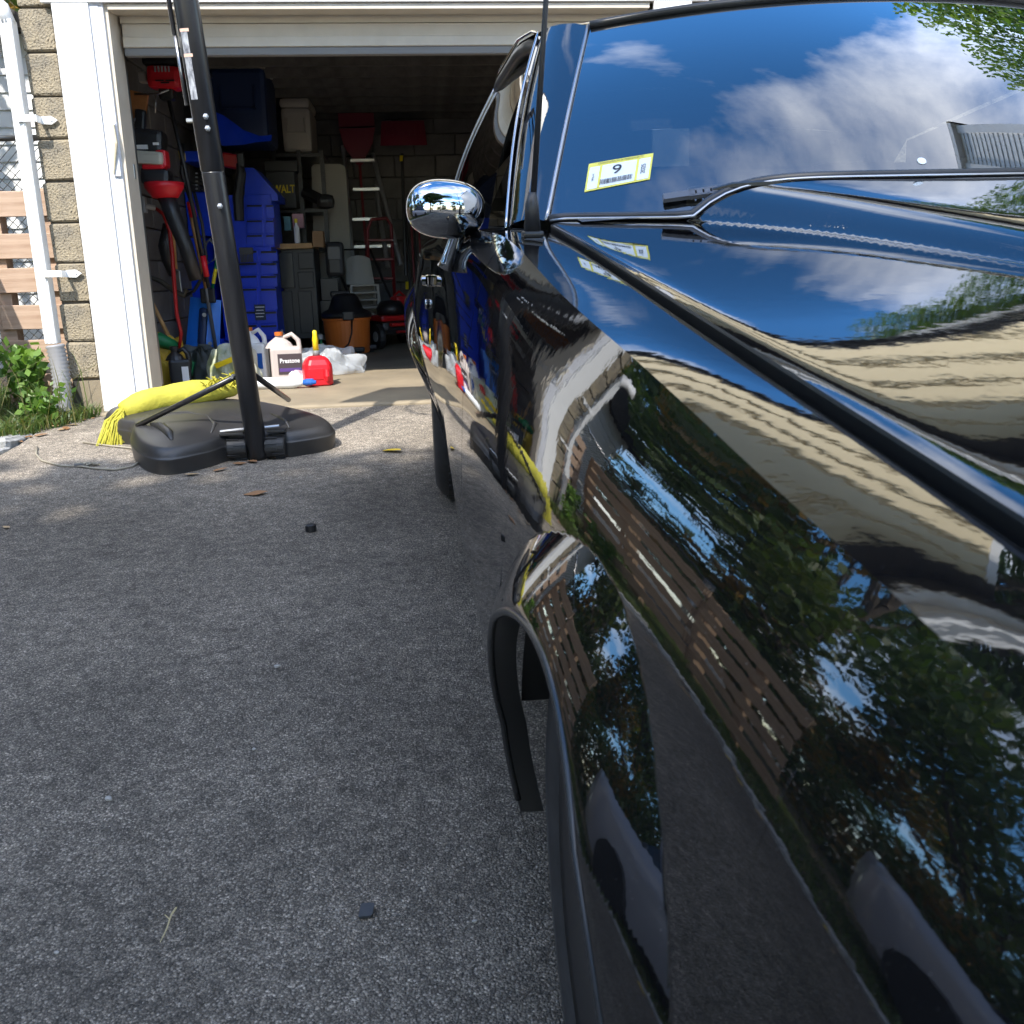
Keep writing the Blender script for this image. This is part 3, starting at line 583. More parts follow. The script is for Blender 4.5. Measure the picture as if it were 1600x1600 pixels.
# ================================================================ the black coupe
car = thing('black_car', 'glossy black two door classic coupe parked nose out on the driveway', 'car', tuple(CORG), (SL, 0, 0))
XC = 1.05
KY = [-.12, .12, .33, .45, .57, .70, .87, 1.15, 1.40, 1.65, 2.1, 2.6, 3.0, 3.45, 4.0, 4.5]
def K(*v): return Spl(KY, v)
X_c = K(.29, .225, .206, .203, .200, .195, .183, .168, .156, .142, .096, .050, .052, .080, .13, .25)      # crest line
Z_c = K(.745, .770, .792, .802, .811, .824, .845, .873, .905, .935, .938, .920, .928, .935, .925, .90)
DZ = [0, .04, .085, .125, .165, .225, .30]                                                              # depths below the crest
M_c = K(.176, .134, .118, .114, .111, .106, .096, .085, .077, .066, .046, .023, -.016, -.027, .005, .125)     # the fuller middle of the side
A_c = [K(*[v*f for f in (1, 1, 1, 1, 1, 1, 1, .95, .85, .75, .35, .15, .45, .85, 1, 1)]) for v in (.062, .038, .024, .013)]
def side_row(Y):
    m = float(M_c(Y)); a = [float(f(Y)) for f in A_c]
    return [m-.009*max(0., min(1, (2.4-Y)/1.2)), m, m+a[3], m+a[2], m+a[1], m+a[0], float(X_c(Y))]
X_40 = K(.19, .128, .108, .102, .096, .088, .079, .070, .064, .058, .050, .050, .036, .004, .04, .14); X_19 = K(.22, .15, .13, .125, .12, .115, .11, .105, .10, .10, .095, .085, .075, .07, .09, .18)
AX = [(.75, .30), (3.45, .33)]; LIPS = [.338, .365]; FLS = [.408, .435]
LIP = .338
def side_x(y, z):
    """outer skin of the body side; y,z arrays of the same shape"""
    shp = np.shape(y); y = np.ravel(y); z = np.ravel(z); out = np.empty(len(y))
    uy, inv = np.unique(np.round(y, 6), return_inverse=True)
    for i in range(len(uy)):
        q = np.where(inv == i)[0]; Y = uy[i]; zc = float(Z_c(Y)); xc = float(X_c(Y))
        zk = [.19, .40]+[zc-d for d in DZ[::-1]]; xk = [float(X_19(Y)), float(X_40(Y))]+side_row(Y)
        out[q] = Spl(zk, xk)(z[q])
    for (ay, az), lp, fl in zip(AX, LIPS, FLS):
        r = np.hypot(y-ay, z-az); t_ = np.clip((r-lp)/(fl-lp), 0, 1)
        f = np.where(t_ < 1, 1-t_**1.25, 0.)
        out = out-.030*f*np.clip((z-.38)/.20, 0, 1)
    return out.reshape(shp)
Xg = Spl([-.12, .1, .48, .7, 1.2, 1.5, 1.85], [.33, .315, .300, .290, .262, .246, .228])
Zg = Spl([-.12, .1, .48, .7, 1.2, 1.5, 1.85], [.728, .754, .797, .821, .878, .912, .946])
def mirror_mesh(me):
    c = me.copy(); n = len(c.vertices); a = np.empty(n*3, np.float32); c.vertices.foreach_get('co', a); a = a.reshape(-1, 3); a[:, 0] = 2*XC-a[:, 0]; c.vertices.foreach_set('co', a.ravel()); c.flip_normals(); c.update(); return c
def both(name, me, m, parent, smooth=True, pm=None):
    o = obj(name, me, m, parent, smooth=smooth); o2 = obj(name, mirror_mesh(me), m, pm if pm is not None else parent, smooth=smooth); return o, o2
def side_panel(name, y0, y1, ny, nz, curve=None):
    """upright skin between two seams, cut round the wheel openings; normals taken from the surface itself"""
    base = np.linspace(y0, y1, ny); ex = []
    for (ay, az), lp in zip(AX, LIPS):
        for s in (-1, 1):
            e = ay+s*lp
            for d in np.geomspace(.0004, .02, 14): ex += [e-d, e+d]
    ys = np.unique(np.concatenate([base, [v for v in ex if y0 < v < y1]]))
    zb = np.full(len(ys), .19)
    for (ay, az), lp in zip(AX, LIPS):
        k = np.abs(ys-ay) < lp; zb[k] = np.maximum(zb[k], az+np.sqrt(np.maximum(0, lp**2-(ys[k]-ay)**2)))
    zt = Z_c(ys)
    T = np.linspace(0, 1, nz)
    Yg = np.repeat(ys[:, None], nz, 1); Zg_ = zb[:, None]+(zt-zb)[:, None]*T[None]
    Xg_ = side_x(Yg, Zg_)
    e = 2e-4; dXdy = (side_x(Yg+e, Zg_)-side_x(Yg-e, Zg_))/(2*e); dXdz = (side_x(Yg, Zg_+e)-side_x(Yg, Zg_-e))/(2*e)
    Nn = np.stack([-np.ones_like(Xg_), dXdy, dXdz], -1); Nn /= np.linalg.norm(Nn, axis=-1, keepdims=True)
    V = np.stack([Xg_, Yg, Zg_], -1).reshape(-1, 3); i, j = np.meshgrid(np.arange(len(ys)-1), np.arange(nz-1), indexing='ij'); a = (i*nz+j).ravel()
    me = np_mesh(name, V, np.c_[a, a+1, a+nz+1, a+nz])
    me.polygons.foreach_set('use_smooth', [True]*len(me.polygons))
    try: me.normals_split_custom_set_from_vertices([tuple(v) for v in Nn.reshape(-1, 3)])
    except Exception as ex_: print('normals', ex_)
    return me
def top_strip(name, y0, y1, ny, inner, nx=14, bulge=.004):
    """crest to inner edge"""
    rows = []
    for y in np.linspace(y0, y1, ny):
        xa, za = float(X_c(y)), float(Z_c(y)); xb, zb = inner(y)
        r = []
        for u in np.linspace(0, 1, nx):
            r.append((xa+(xb-xa)*u, y, za+(zb-za)*u+bulge*math.sin(math.pi*u)))
        rows.append(r)
    mb = MB(); mb.grid(rows); return mb.mesh(name)
SEAM1, SEAM2 = 1.65, 2.86
fm_ = side_panel('fender', -.12, SEAM1-.002, 340, 130)
f1, f2 = both('fender', fm_, MT['paint'], car)
tp = top_strip('fender_top', -.12, 1.87, 100, lambda y: (float(Xg(min(y, 1.85))), float(Zg(min(y, 1.85)))), bulge=.0015)
both('fender_top', tp, MT['paint'], f1, pm=f2)
def arch_lip(ay, az, LIP=.338):
    rows = []
    for a in np.linspace(math.pi+.15, -.15, 70):
        y, z = ay+LIP*math.cos(a), az+LIP*math.sin(a); x = float(side_x(np.array([y]), np.array([max(z, .2)]))[0]); r = []
        for dx, dr in ((0, 0), (.0015, -.003), (.005, -.0045), (.030, -.006)): r.append((x+dx, ay+(LIP+dr)*math.cos(a), az+(LIP+dr)*math.sin(a)))
        rows.append(r)
    g = MB(); g.grid(rows); return g.mesh('arch_lip')
both('arch_lip', arch_lip(*AX[0]), MT['seal'], f1, pm=f2)
def arch_bead(ay, az, lp):
    g = MB(); pts = []
    for a in np.linspace(math.pi+.1, -.1, 60):
        y, z = ay+(lp-.002)*math.cos(a), az+(lp-.002)*math.sin(a); pts.append((float(side_x(np.array([y]), np.array([max(z, .2)]))[0])+.002, y, z))
    g.tube(pts, .0045, 8); return g.mesh('wheel_opening_bead')
both('wheel_opening_bead', arch_bead(*AX[0], LIPS[0]), MT['archlip'], f1, pm=f2)
dm = side_panel('door', SEAM1+.002, SEAM2, 120, 70); d1, d2 = both('door', dm, MT['paint'], car)
def belt_in(y): return (float(X_c(y))+.055, float(Z_c(y))+.004)
bt = top_strip('belt', 1.87, SEAM2, 50, belt_in, 8, .004); both('belt', bt, MT['paint'], d1, pm=d2)
qm = side_panel('quarter_panel', SEAM2+.004, 4.5, 220, 90); q1, q2 = both('quarter_panel', qm, MT['paint'], car); both('arch_lip', arch_lip(*AX[1], .365), MT['archlip'], q1, pm=q2)
# inner returns that darken the panel gaps
gapm = MB()
for s in (SEAM1, SEAM2+.002):
    rows = []
    for z in np.linspace(.2, float(Z_c(s)), 30):
        x = float(side_x(np.array([s]), np.array([z]))[0]); rows.append([(x+.006, s-.012, z), (x+.006, s+.012, z)])
    gapm.grid(rows)
both('panel_gap', gapm.mesh('panel_gap'), MT['seal'], d1, pm=d2)
# bright thin edge of the door seam is the chamfered panel edge
# ---- hood with raised centre
SR = Spl([-.1, .5, .95, 1.2, 1.4, 1.6, 1.75, 1.85], [.24, .24, .26, .31, .37, .445, .53, .60])
def hood_z(x, y):
    xg = float(Xg(y))+.011; zg = float(Zg(y)); hw = XC-xg; s = abs(x-XC); u = min(1, s/hw); w = max(0, hw-s)
    side = zg+.009+.004*(1-math.exp(-w/.008))+.007*(1-u*u)
    sr = float(SR(y)); scoop = 1.015-.165*(1.70-y)-.004*(s/sr)**2-.042*(s/sr)**10
    k = .0022; d = (scoop-side)/k
    if d < -30: return side
    return side+k*math.log1p(math.exp(d)) if d < 30 else scoop
def hood_rear(x): u = min(1, abs(x-XC)/.82); return 1.70+.13*u*u
nx, ny = 220, 130
rows = []
for j in range(ny):
    t_ = j/(ny-1); r = []
    for i in range(nx):
        s = -1+2*i/(nx-1); s = math.copysign(abs(s)**.85, s)
        yr = 1.70+.13*s*s; y = -.12+(yr+.12)*t_
        xg = float(Xg(y))+.011; x = XC+s*(XC-xg); r.append((x, y, hood_z(x, y)))
    rows.append(r)
mb = MB(); mb.grid(rows); hood = obj('hood', mb, MT['paint'], car, smooth=True)
# rolled edge of the hood down into the gap, and a dark gutter under it
def edge_strip(side):
    rws = []
    for y in np.linspace(-.12, 1.83, 80):
        x = float(Xg(y))+.011; z = hood_z(x, y); x2 = x+.004
        rws.append([(x, y, z), (x-.001, y, z-.003), (x-.0005, y, z-.022)])
    return rws
mb = MB(); mb.grid(edge_strip(0)); me = mb.mesh('hood_edge'); obj('hood_edge', me, MT['seal'], hood); obj('hood_edge', mirror_mesh(me), MT['seal'], hood)
mb = MB(); mb.grid([[(float(Xg(y))-.001, y, float(Zg(y))), (float(Xg(y))+.0, y, float(Zg(y))-.02), (float(Xg(y))+.02, y, float(Zg(y))-.02)] for y in np.linspace(-.12, 1.85, 60)])
me = mb.mesh('hood_gutter'); obj('hood_gutter', me, MT['seal'], f1); obj('hood_gutter', mirror_mesh(me), MT['seal'], f2)
mb = MB(); mb.grid([[(x, hood_rear(x)-dy_, hood_z(x, min(1.84, hood_rear(x)))-dz) for x in np.linspace(XC-.81, XC+.81, 50)] for dy_, dz in ((0, 0), (-.002, .006), (.0, .03))]); obj('hood_lip', mb, MT['paint'], hood, smooth=True)
# ---- windshield
def W(s, t_):
    bx, by, bz = XC+s*.808, 1.735+.145*s*s, 1.012-.054*s*s
    hx, hy, hz = XC+s*.645, 2.270+.105*s*s, 1.412-.040*s*s
    k = .020*math.sin(math.pi*t_)
    return Vector((bx+(hx-bx)*t_, by+(hy-by)*t_-k*.55, bz+(hz-bz)*t_+k*.83))
def w_base(s):
    p = W(s, 0); h = hood_z(p.x, min(1.84, hood_rear(p.x)))+.008; q = W(s, .1)
    return max(-.14, min(.06, (h-p.z)/((q.z-p.z)*10)))
ws = MB(); ws.grid([[W(s, w_base(s)+(1-w_base(s))*t_) for s in np.linspace(-1, 1, 80)] for t_ in np.linspace(0, 1, 30)]); wsh = obj('windshield', ws, MT['glass'], car, smooth=True)
# mouldings round the glass
def moulding(pts, r, m, name, parent=None, n=8): return obj(name, MB().tube(pts, r, n), m, parent or wsh, smooth=True)
moulding([W(s, w_base(s))+Vector((0, -.010, .001)) for s in np.linspace(-1, 1, 60)], .008, MT['blackplastic'], 'lower_moulding')
moulding([W(s, w_base(s))+Vector((0, -.021, -.002)) for s in np.linspace(-1.0, 1.0, 60)], .003, MT['satin'], 'chrome_strip')
moulding([W(s, 1)+Vector((0, -.004, .002)) for s in np.linspace(-1, 1, 40)], .009, MT['seal'], 'upper_moulding')
for sg in (-1, 1): moulding([W(sg, t_)+Vector((sg*.004, -.002, .002)) for t_ in np.linspace(0, 1, 24)], .004, MT['satin'], 'side_moulding')
# cowl vent panel between hood and glass
cw_ = MB(); cw_.grid([[(x, hood_rear(x)+d, hood_z(x, min(1.84, hood_rear(x)))-.022+e_) for x in np.linspace(XC-.815, XC+.815, 40)] for d, e_ in ((-.01, -.02), (.02, -.008), (.06, .005))]); obj('cowl_panel', cw_, MT['blackplastic'], car)
def ws_hit(px, py):
    s, t_ = -.8, .2
    for _ in range(40):
        def pr(s, t_):
            v = CORG+np.array([1, 0, 0])*W(s, t_).x+CF*W(s, t_).y+CN*W(s, t_).z-CAM; z = v@fw; return np.array([800+F*(v@rt)/z-px, 800-F*(v@up)/z-py])
        f0 = pr(s, t_); e = 1e-4; J = np.c_[(pr(s+e, t_)-f0)/e, (pr(s, t_+e)-f0)/e]; d = np.linalg.solve(J, -f0); s += d[0]; t_ += d[1]
    return s, t_
# wiper arm with slots
_a = ws_hit(1035, 316); _b = ws_hit(1142, 301); _c = ws_hit(1240, 291)
p0 = W(_a[0], max(.0, _a[1])); p1 = W(_b[0], max(.0, _b[1])); p2 = W(_c[0], max(.0, _c[1]))
wp = MB(); dW = (p1-p0); nrm = Vector((0, -.55, .83))
wx_ = dW.normalized(); wy_ = nrm.cross(wx_).normalized()
fr_ = Matrix((wx_, wy_, nrm)).transposed()
Lw = dW.length
for a_, b__, w_ in ((0, .28, .020), (.28, .62, .018), (.62, 1, .014)):
    pass
wp.box(p0+dW*.20+nrm*.008, (Lw*.40, .018, .008), fr_); 
for k in range(4): wp.box(p0+dW*(.42+.11*k)+nrm*.008, (.010, .018, .008), fr_)
wp.box(p0+dW*.58+nrm*.008+wy_*.008, (Lw*.40, .005, .008), fr_); wp.box(p0+dW*.58+nrm*.008-wy_*.008, (Lw*.40, .005, .008), fr_)
wiper = obj('wiper', wp, mat('grey_arm', (.10, .10, .11), .4), car)
bl = MB(); bl.tube([p0+dW*.72+nrm*.010, p1+nrm*.014, p1+(p2-p1)*.4+nrm*.012, p2+nrm*.008], [.004, .006, .006, .003], 6); bl.box(p1+(p2-p1)*.45+nrm*.006, ((p2-p1).length*.95, .005, .010), fr_); obj('blade', bl, MT['seal'], wiper)
# ---- pillars, roof, glass house
RY = [2.27, 2.42, 2.6, 2.9, 3.2, 3.55]
def rail(y): return Vector((float(np.interp(y, RY, [.325, .300, .272, .240, .275, .36])), y, float(np.interp(y, RY, [1.352, 1.372, 1.378, 1.335, 1.285, 1.20]))))
PB0, PB1 = Vector((.172, 1.95, .944)), Vector((.298, 2.43, 1.366))
def a_pillar():
    rows = []
    for t_ in np.linspace(0, 1, 24):
        g = W(-1, t_)+Vector((-.006, 0, .002)); o_ = PB0.lerp(PB1, t_)
        o_.x += .012*math.sin(math.pi*t_)*-1; o_.z += .012*math.sin(math.pi*t_)
        mid = g.lerp(o_, .5)+Vector((-.008, -.010, .010))
        rows.append([g, g.lerp(mid, .5)+Vector((0, -.002, .003)), mid, mid.lerp(o_, .6)+Vector((-.004, -.002, .004)), o_, o_+Vector((.012, .03, -.004))])
    m_ = MB(); m_.grid(rows); return m_.mesh('windshield_pillar')
both('windshield_pillar', a_pillar(), MT['paint'], car)
dr = MB(); dr.tube([PB0.lerp(PB1, t_)+Vector((-.012*math.sin(math.pi*t_)-.003, 0, .012*math.sin(math.pi*t_)+.003)) for t_ in np.linspace(0, 1, 24)]+[rail(y)+Vector((-.004, 0, .006)) for y in np.linspace(2.48, 2.92, 8)], .0035, 8)
both('drip_moulding', dr.mesh('drip_moulding'), MT['chrome'], car)
sl = MB(); sl.tube([Vector((.198, 1.99, .958)).lerp(Vector((.318, 2.45, 1.350)), t_)+Vector((-.012*math.sin(math.pi*t_), 0, .008*math.sin(math.pi*t_))) for t_ in np.linspace(0, 1, 20)]+[rail(y)+Vector((.004, 0, -.022)) for y in np.linspace(2.52, 2.92, 8)], [.012]*20+[.018]*8, 8)
both('window_seal', sl.mesh('window_seal'), MT['seal'], car)
# roof skin
rows = []
for y in np.linspace(2.28, 3.55, 40):
    r0 = rail(max(2.43, y)); r = []
    for s in np.linspace(-1, 1, 41):
        hz = W(max(-1, min(1, s)), 1)
        if y < 2.43:
            k = (y-2.28)/.15; yy_ = hz.y+.012+(2.43-hz.y-.012)*k
            r.append((XC+s*(XC-(.398+(r0.x-.398)*k)), yy_, hz.z+.004+(r0.z+.055*(1-abs(s)**2.6)-hz.z-.004)*k))
        else: r.append((XC+s*(XC-r0.x), y, r0.z+.055*(1-abs(s)**2.6)))
    rows.append(r)
mb = MB(); mb.grid(rows); obj('roof', mb, MT['paint'], car, smooth=True)
# side window and rear pillar
rows = []
for t_ in np.linspace(0, 1, 14):
    r = []
    for u in np.linspace(0, 1, 24):
        b_ = Vector((.125, 2.00, .945)).lerp(Vector((.055, 3.02, .932)), u); b_.x = float(X_c(b_.y))+.030
        a_ = Vector((.312, 2.43, 1.355)).lerp(Vector((.242, 2.92, 1.322)), u)
        p = b_.lerp(a_, t_); p.x -= .022*math.sin(math.pi*t_); r.append(p)
    rows.append(r)
mb = MB(); mb.grid(rows); both('side_window', mb.mesh('side_window'), MT['sideglass'], car)
mb = MB(); mb.tube([rows[i][-1]+Vector((-.002, .004, 0)) for i in range(14)], .005, 6); both('window_edge', mb.mesh('window_edge'), MT['satin'], car)
rows2 = []
for t_ in np.linspace(0, 1, 12):
    r = []
    for u in np.linspace(0, 1, 12):
        b_ = Vector((.055, 3.04, .930)).lerp(Vector((.10, 3.95, .93)), u); b_.x = float(X_c(b_.y))+.035; a_ = Vector((.246, 2.93, 1.318)).lerp(Vector((.35, 3.53, 1.20)), u)
        p = b_.lerp(a_, t_); p.x -= .012*math.sin(math.pi*t_); r.append(p)
    rows2.append(r)
mb = MB(); mb.grid(rows2); both('rear_pillar', mb.mesh('rear_pillar'), MT['paint'], car)
rw = MB(); rw.grid([[Vector((XC+s*.70, 3.53, 1.255-.05*s*s)).lerp(Vector((XC+s*.78, 3.98, .965)), t_) for s in np.linspace(-1, 1, 12)] for t_ in np.linspace(0, 1, 8)]); obj('rear_window', rw, MT['rearglass'], car, smooth=True)
dl = MB(); dl.grid([[(XC+s*(XC-(float(X_c(y))+.0)), y, float(Z_c(y))+.03*(1-s*s)) for s in np.linspace(-1, 1, 20)] for y in np.linspace(3.9, 4.5, 12)]); obj('trunk_lid', dl, MT['paint'], car, smooth=True)
tb = MB(); tb.grid([[(XC+s*(XC-.2), 4.50+.02*math.sin(k), z) for s in np.linspace(-1, 1, 10)] for k, z in enumerate((.92, .75, .55, .3))]); obj('tail_panel', tb, MT['paint'], car)
# quarter top between belt and pillar
qt = top_strip('quarter_top', SEAM2+.004, 4.5, 40, lambda y: (float(X_c(y))+.05, float(Z_c(y))+.004), 6); both('quarter_top', qt, MT['paint'], q1, pm=q2)
# ---- underbody, engine bay, cabin
ub = MB(); ub.box((XC, 2.15, .36), (1.30, 4.4, .26)); ub.box((XC, .85, .56), (1.14, 1.5, .30)); ub.box((XC, 2.20, .47), (1.74, 1.7, .5)); ub.box((XC, 4.0, .55), (1.1, .9, .5)); obj('underbody', ub, MT['seal'], car)
wl = MB()
for ay, az in AX:
    for r_, x0, x1 in ((LIP+.012 if ay < 2 else .40, .098 if ay < 2 else .10, .47),):
        n_ = 24; vs = [(x, ay+r_*math.cos(a), az+r_*math.sin(a)) for x in (x0, x1) for a in np.linspace(.30, math.pi+.1, n_)]
        wl.add(vs, [(i, i+1, n_+i+1, n_+i) for i in range(n_-1)])
both('wheel_well', wl.mesh('wheel_well'), MT['seal'], car)
dsb = MB(); dsb.grid([[(x, y, z+.02*(1-((x-XC)/.8)**2)) for x in np.linspace(XC-.76, XC+.76, 20)] for y, z in ((1.79, .955), (1.97, .970), (2.20, .960), (2.26, .92), (2.27, .62))]); obj('dashboard', dsb, MT['dash'], car, smooth=True)
for sx_ in (XC-.38, XC+.38):
    se = MB(); se.box((sx_, 2.70, .58), (.5, .5, .2), bev=.06); se.box((sx_, 3.00, .82), (.48, .14, .58), (-.25, 0, 0), bev=.05); obj('seat', se, MT['interior'], car)
se = MB(); se.box((XC, 3.42, .78), (1.3, .16, .5), (-.3, 0, 0), bev=.05); se.box((XC, 3.28, .55), (1.3, .5, .2), bev=.05); se.box((XC, 3.7, .90), (1.4, .5, .03)); obj('rear_seat', se, MT['interior'], car)
sw = MB(); sw.tube([(XC+.38+.19*math.cos(a), 2.35-.07*math.sin(a), .96+.17*math.sin(a)) for a in np.linspace(0, 6.0, 24)], .012, 6); sw.tube([(XC+.38, 2.27, .9), (XC+.38, 2.35, .96)], .03, 8); obj('steering_wheel', sw, MT['interior'], car)
hl = MB(); hl.grid([[(XC+s*.62, y, 1.345-.02*s*s) for s in np.linspace(-1, 1, 8)] for y in (2.42, 2.9, 3.5)]); obj('headliner', hl, mat('headliner', (.12, .12, .12), .9), car)
dc = MB(); dc.box((.19, 2.40, .72), (.05, 1.2, .45)); obj('door_card', dc, MT['interior'], d1); dc = MB(); dc.box((2*XC-.19, 2.40, .72), (.05, 1.2, .45)); obj('door_card', dc, MT['interior'], d2)
# paper note on the dash
nm = mat('paper', (.75, .73, .70), .7); pd = MB(); pd.box((.70, 2.02, 1.002), (.075, .10, .002), (-.15, 0, .2)); dn = obj('dash_note', pd, nm, car)
pd = MB(); pd.box((.68, 2.16, 1.0), (.14, .16, .05), (.0, 0, .25), bev=.01); obj('dash_box', pd, mat('cardboard', (.42, .30, .2), .8), car)
# ---- wheels
def wheel(name, c, steer, sgn=1, w=.235, R=.345):
    # tyre with rounded shoulders; outer face towards -x
    prof = [(.19, -w*.42), (.21, -w*.50), (R-.083, -w*.545), (R-.045, -w*.535), (R-.017, -w*.47), (R-.005, -w*.40), (R, -w*.30), (R+.001, 0), (R, w*.30), (R-.005, w*.40), (R-.017, w*.47), (R-.05, w*.53), (.21, w*.5), (.19, w*.42)]
    o = obj(name, MB().lathe([(.19, -w*.42), (.19, w*.42)], (0, 0, 0), 'X', 32), MT['rim'], car, loc=c, rot=(0, 0, steer))
    ty = MB(); ty.lathe(prof, (0, 0, 0), 'X', 72); tb_ = obj('tyre', ty, MT['rubber'], o, smooth=True)
    tr_ = MB()
    for k in range(60):
        a = 2*math.pi*k/60
        for xo in (-.07, 0, .07): tr_.box((xo, math.cos(a)*(R+.001), math.sin(a)*(R+.001)), (.055, .025, .008), Matrix.Rotation(a-math.pi/2, 3, 'X'))
    # tread joins the tyre part
    me = tr_.mesh('tread'); obj('tread', me, MT['rubber'], o)
    rm = MB(); rm.lathe([(.205, -w*.50), (.212, -w*.515), (.205, -w*.46), (.19, -w*.30), (.10, -w*.22), (.06, -w*.30), (.05, -w*.34)], (0, 0, 0), 'X', 40); obj('rim', rm, MT['rim'], o, smooth=True)
    for k in range(5):
        a = 2*math.pi*k/5; sp_ = MB(); sp_.box((-w*.30, math.cos(a)*.12, math.sin(a)*.12), (.025, .045, .15), Matrix.Rotation(a-math.pi/2, 3, 'X'), bev=.006); obj('spoke', sp_, MT['rim'], o)
    return o
wheel('wheel', (.252, .75, .322), math.radians(1.5), R=.322); wheel('wheel', (2*XC-.25, .75, .322), math.pi+.03, R=.322)
wheel('wheel', (.162, 3.45, .335), 0, w=.26, R=.335); wheel('wheel', (2*XC-.162, 3.45, .335), math.pi, w=.26, R=.335)
# ---- front end (outside the picture, seen from the side)
fe = MB(); fe.grid([[(XC+s*.72, -.12-.02*(1-s*s), z) for s in np.linspace(-1, 1, 14)] for z in (.745, .68, .56, .42)]); obj('grille_panel', fe, MT['blackplastic'], car)
bpz = MB(); bpz.tube([(XC+s*.80, -.16-.05*(1-s*s), .45) for s in np.linspace(-1, 1, 20)], .06, 10); obj('bumper', bpz, MT['chrome'], car, smooth=True)
for sx_ in (.45, 2*XC-.45):
    hlm = MB(); hlm.lathe([(.0, -.02), (.08, -.015), (.09, .01), (.09, .03)], (sx_, -.14, .62), 'Y', 20); obj('headlight', hlm, mat('lamp_glass', (.6, .6, .6), .1, metal=.6), car, smooth=True)
# ---- mirror on its stalk
def tocar(p):
    d = np.asarray(p)-CORG; return Vector((d[0], d@CF, d@CN))
def pix(px, py, yc):
    """car-frame point on the upright car plane y=yc under a photo pixel (used to read sizes off the photo)"""
    d = ray(px, py); t_ = (yc-(CAM-CORG)@CF)/(d@CF); return tocar(CAM+t_*d)
mc_ = pix(696, 327, 2.0)
mh = MB(); prof = []
nU, nV = 48, 24; vs = []
for i in range(nV):
    t_ = i/(nV-1); rr_ = math.sin(t_*math.pi/2)**.75; yb = -.066*math.cos(t_*math.pi/2)**.9
    for k in range(nU):
        a = 2*math.pi*k/nU; ca, sa = math.cos(a), math.sin(a); e_ = 2/2.4
        vs.append((0.0775*rr_*math.copysign(abs(ca)**e_, ca), yb, .0555*rr_*math.copysign(abs(sa)**e_, sa)))
mh.add(vs, [(i*nU+k, i*nU+(k+1) % nU, (i+1)*nU+(k+1) % nU, (i+1)*nU+k) for i in range(nV-1) for k in range(nU)])
b0 = len(mh.v)-nU; mh.add([mh.v[b0+k] for k in range(nU)]+[(mh.v[b0+k][0]*.96, .006, mh.v[b0+k][2]*.96) for k in range(nU)], [(k, (k+1) % nU, nU+(k+1) % nU, nU+k) for k in range(nU)]); mh.f.append(tuple(len(mh.v)-nU+k for k in range(nU))); mh.m.append(0)
mir = obj('door_mirror', mh, MT['chrome'], d1, smooth=True, loc=mc_, rot=(0, math.radians(5), 0))
st0 = pix(719, 365, 2.005)-mc_; st1 = Vector((float(side_x(np.array([2.02]), np.array([.885]))[0])-.003, 2.02, .885))-mc_
sm = MB(); sm.tube([st0+Vector((0, 0, .012)), st0, st0.lerp(st1, .5), st1, st1+(st1-st0).normalized()*.012], [.016, .0155, .0155, .016, .019], 12); obj('stalk', sm, MT['chrome'], mir, smooth=True)
# ---- antenna
ab = pix(832, 381, 1.66)
an = MB(); an.box((0, 0, -.004), (.036, .05, .028), bev=.005); an.box((0, 0, .015), (.034, .042, .010), bev=.004); ant = obj('antenna', an, MT['seal'], car, loc=ab)
am = MB(); am.tube([(0, 0, .018), (.0, 0, .062), (.001, 0, .080)], [.014, .011, .0065], 10); obj('base_cone', am, MT['blackplastic'], ant, smooth=True)
tipd = pix(853, 0, 1.67)-ab; am = MB(); am.tube([(.001, 0, .055), tuple(tipd), tuple(tipd*1.75)], [.0052, .0042, .0026], 8); obj('mast', am, MT['blackplastic'], ant, smooth=True)
# ---- handle and lock on the door
def on_side(y, z, off=.0): return Vector((float(side_x(np.array([y]), np.array([z]))[0])-off, y, z))
h_ = on_side(2.64, .815, .004); hm = MB(); hm.box(h_+Vector((0, .02, 0)), (.014, .10, .030), bev=.006); hm.box(h_+Vector((-.012, .03, .004)), (.012, .085, .016), bev=.004); hm.lathe([(.0, -.012), (.011, -.010), (.012, .0)], h_+Vector((-.006, -.035, 0)), 'X', 12); ha = obj('handle', hm, MT['chrome'], d1, smooth=False)
h_ = on_side(2.68, .75, .002); hm = MB(); hm.lathe([(.0, -.006), (.013, -.005), (.014, .002)], h_, 'X', 14); obj('lock', hm, MT['chrome'], d1, smooth=True)
# ---- inspection sticker inside the glass
c4 = [ws_hit(*p) for p in ((913, 301), (1015, 281), (1021, 240), (920, 257))]
Wn = Vector((0, -.55, .83))
def stq(u, v): # u,v 0..1 across the sticker
    a = [c4[0][i]*(1-u)*(1-v)+c4[1][i]*u*(1-v)+c4[2][i]*u*v+c4[3][i]*(1-u)*v for i in (0, 1)]; return W(*a)
def patch(name, u0, u1, v0, v1, off, m, parent, n=14):
    g = MB(); g.grid([[stq(u, v)+Wn*off for u in np.linspace(u0, u1, n)] for v in np.linspace(v0, v1, n)]); return obj(name, g, m, parent)
MT['stk_white'] = mat('sticker_white', (.80, .83, .84), .5); MT['stk_yellow'] = mat('sticker_yellow', (.78, .68, .10), .5); MT['ink'] = mat('black_ink', (.015, .015, .02), .6)
stk = patch('inspection_sticker', 0, 1, 0, 1, .0012, MT['stk_yellow'], wsh)
patch('paper_face', .03, .97, .05, .84, .0018, MT['stk_white'], stk)
for u in (.185, .755): patch('yellow_bar', u, u+.04, .05, .84, .0022, MT['stk_yellow'], stk)
SW_, SH_ = (stq(1, .5)-stq(0, .5)).length, (stq(.5, 1)-stq(.5, 0)).length
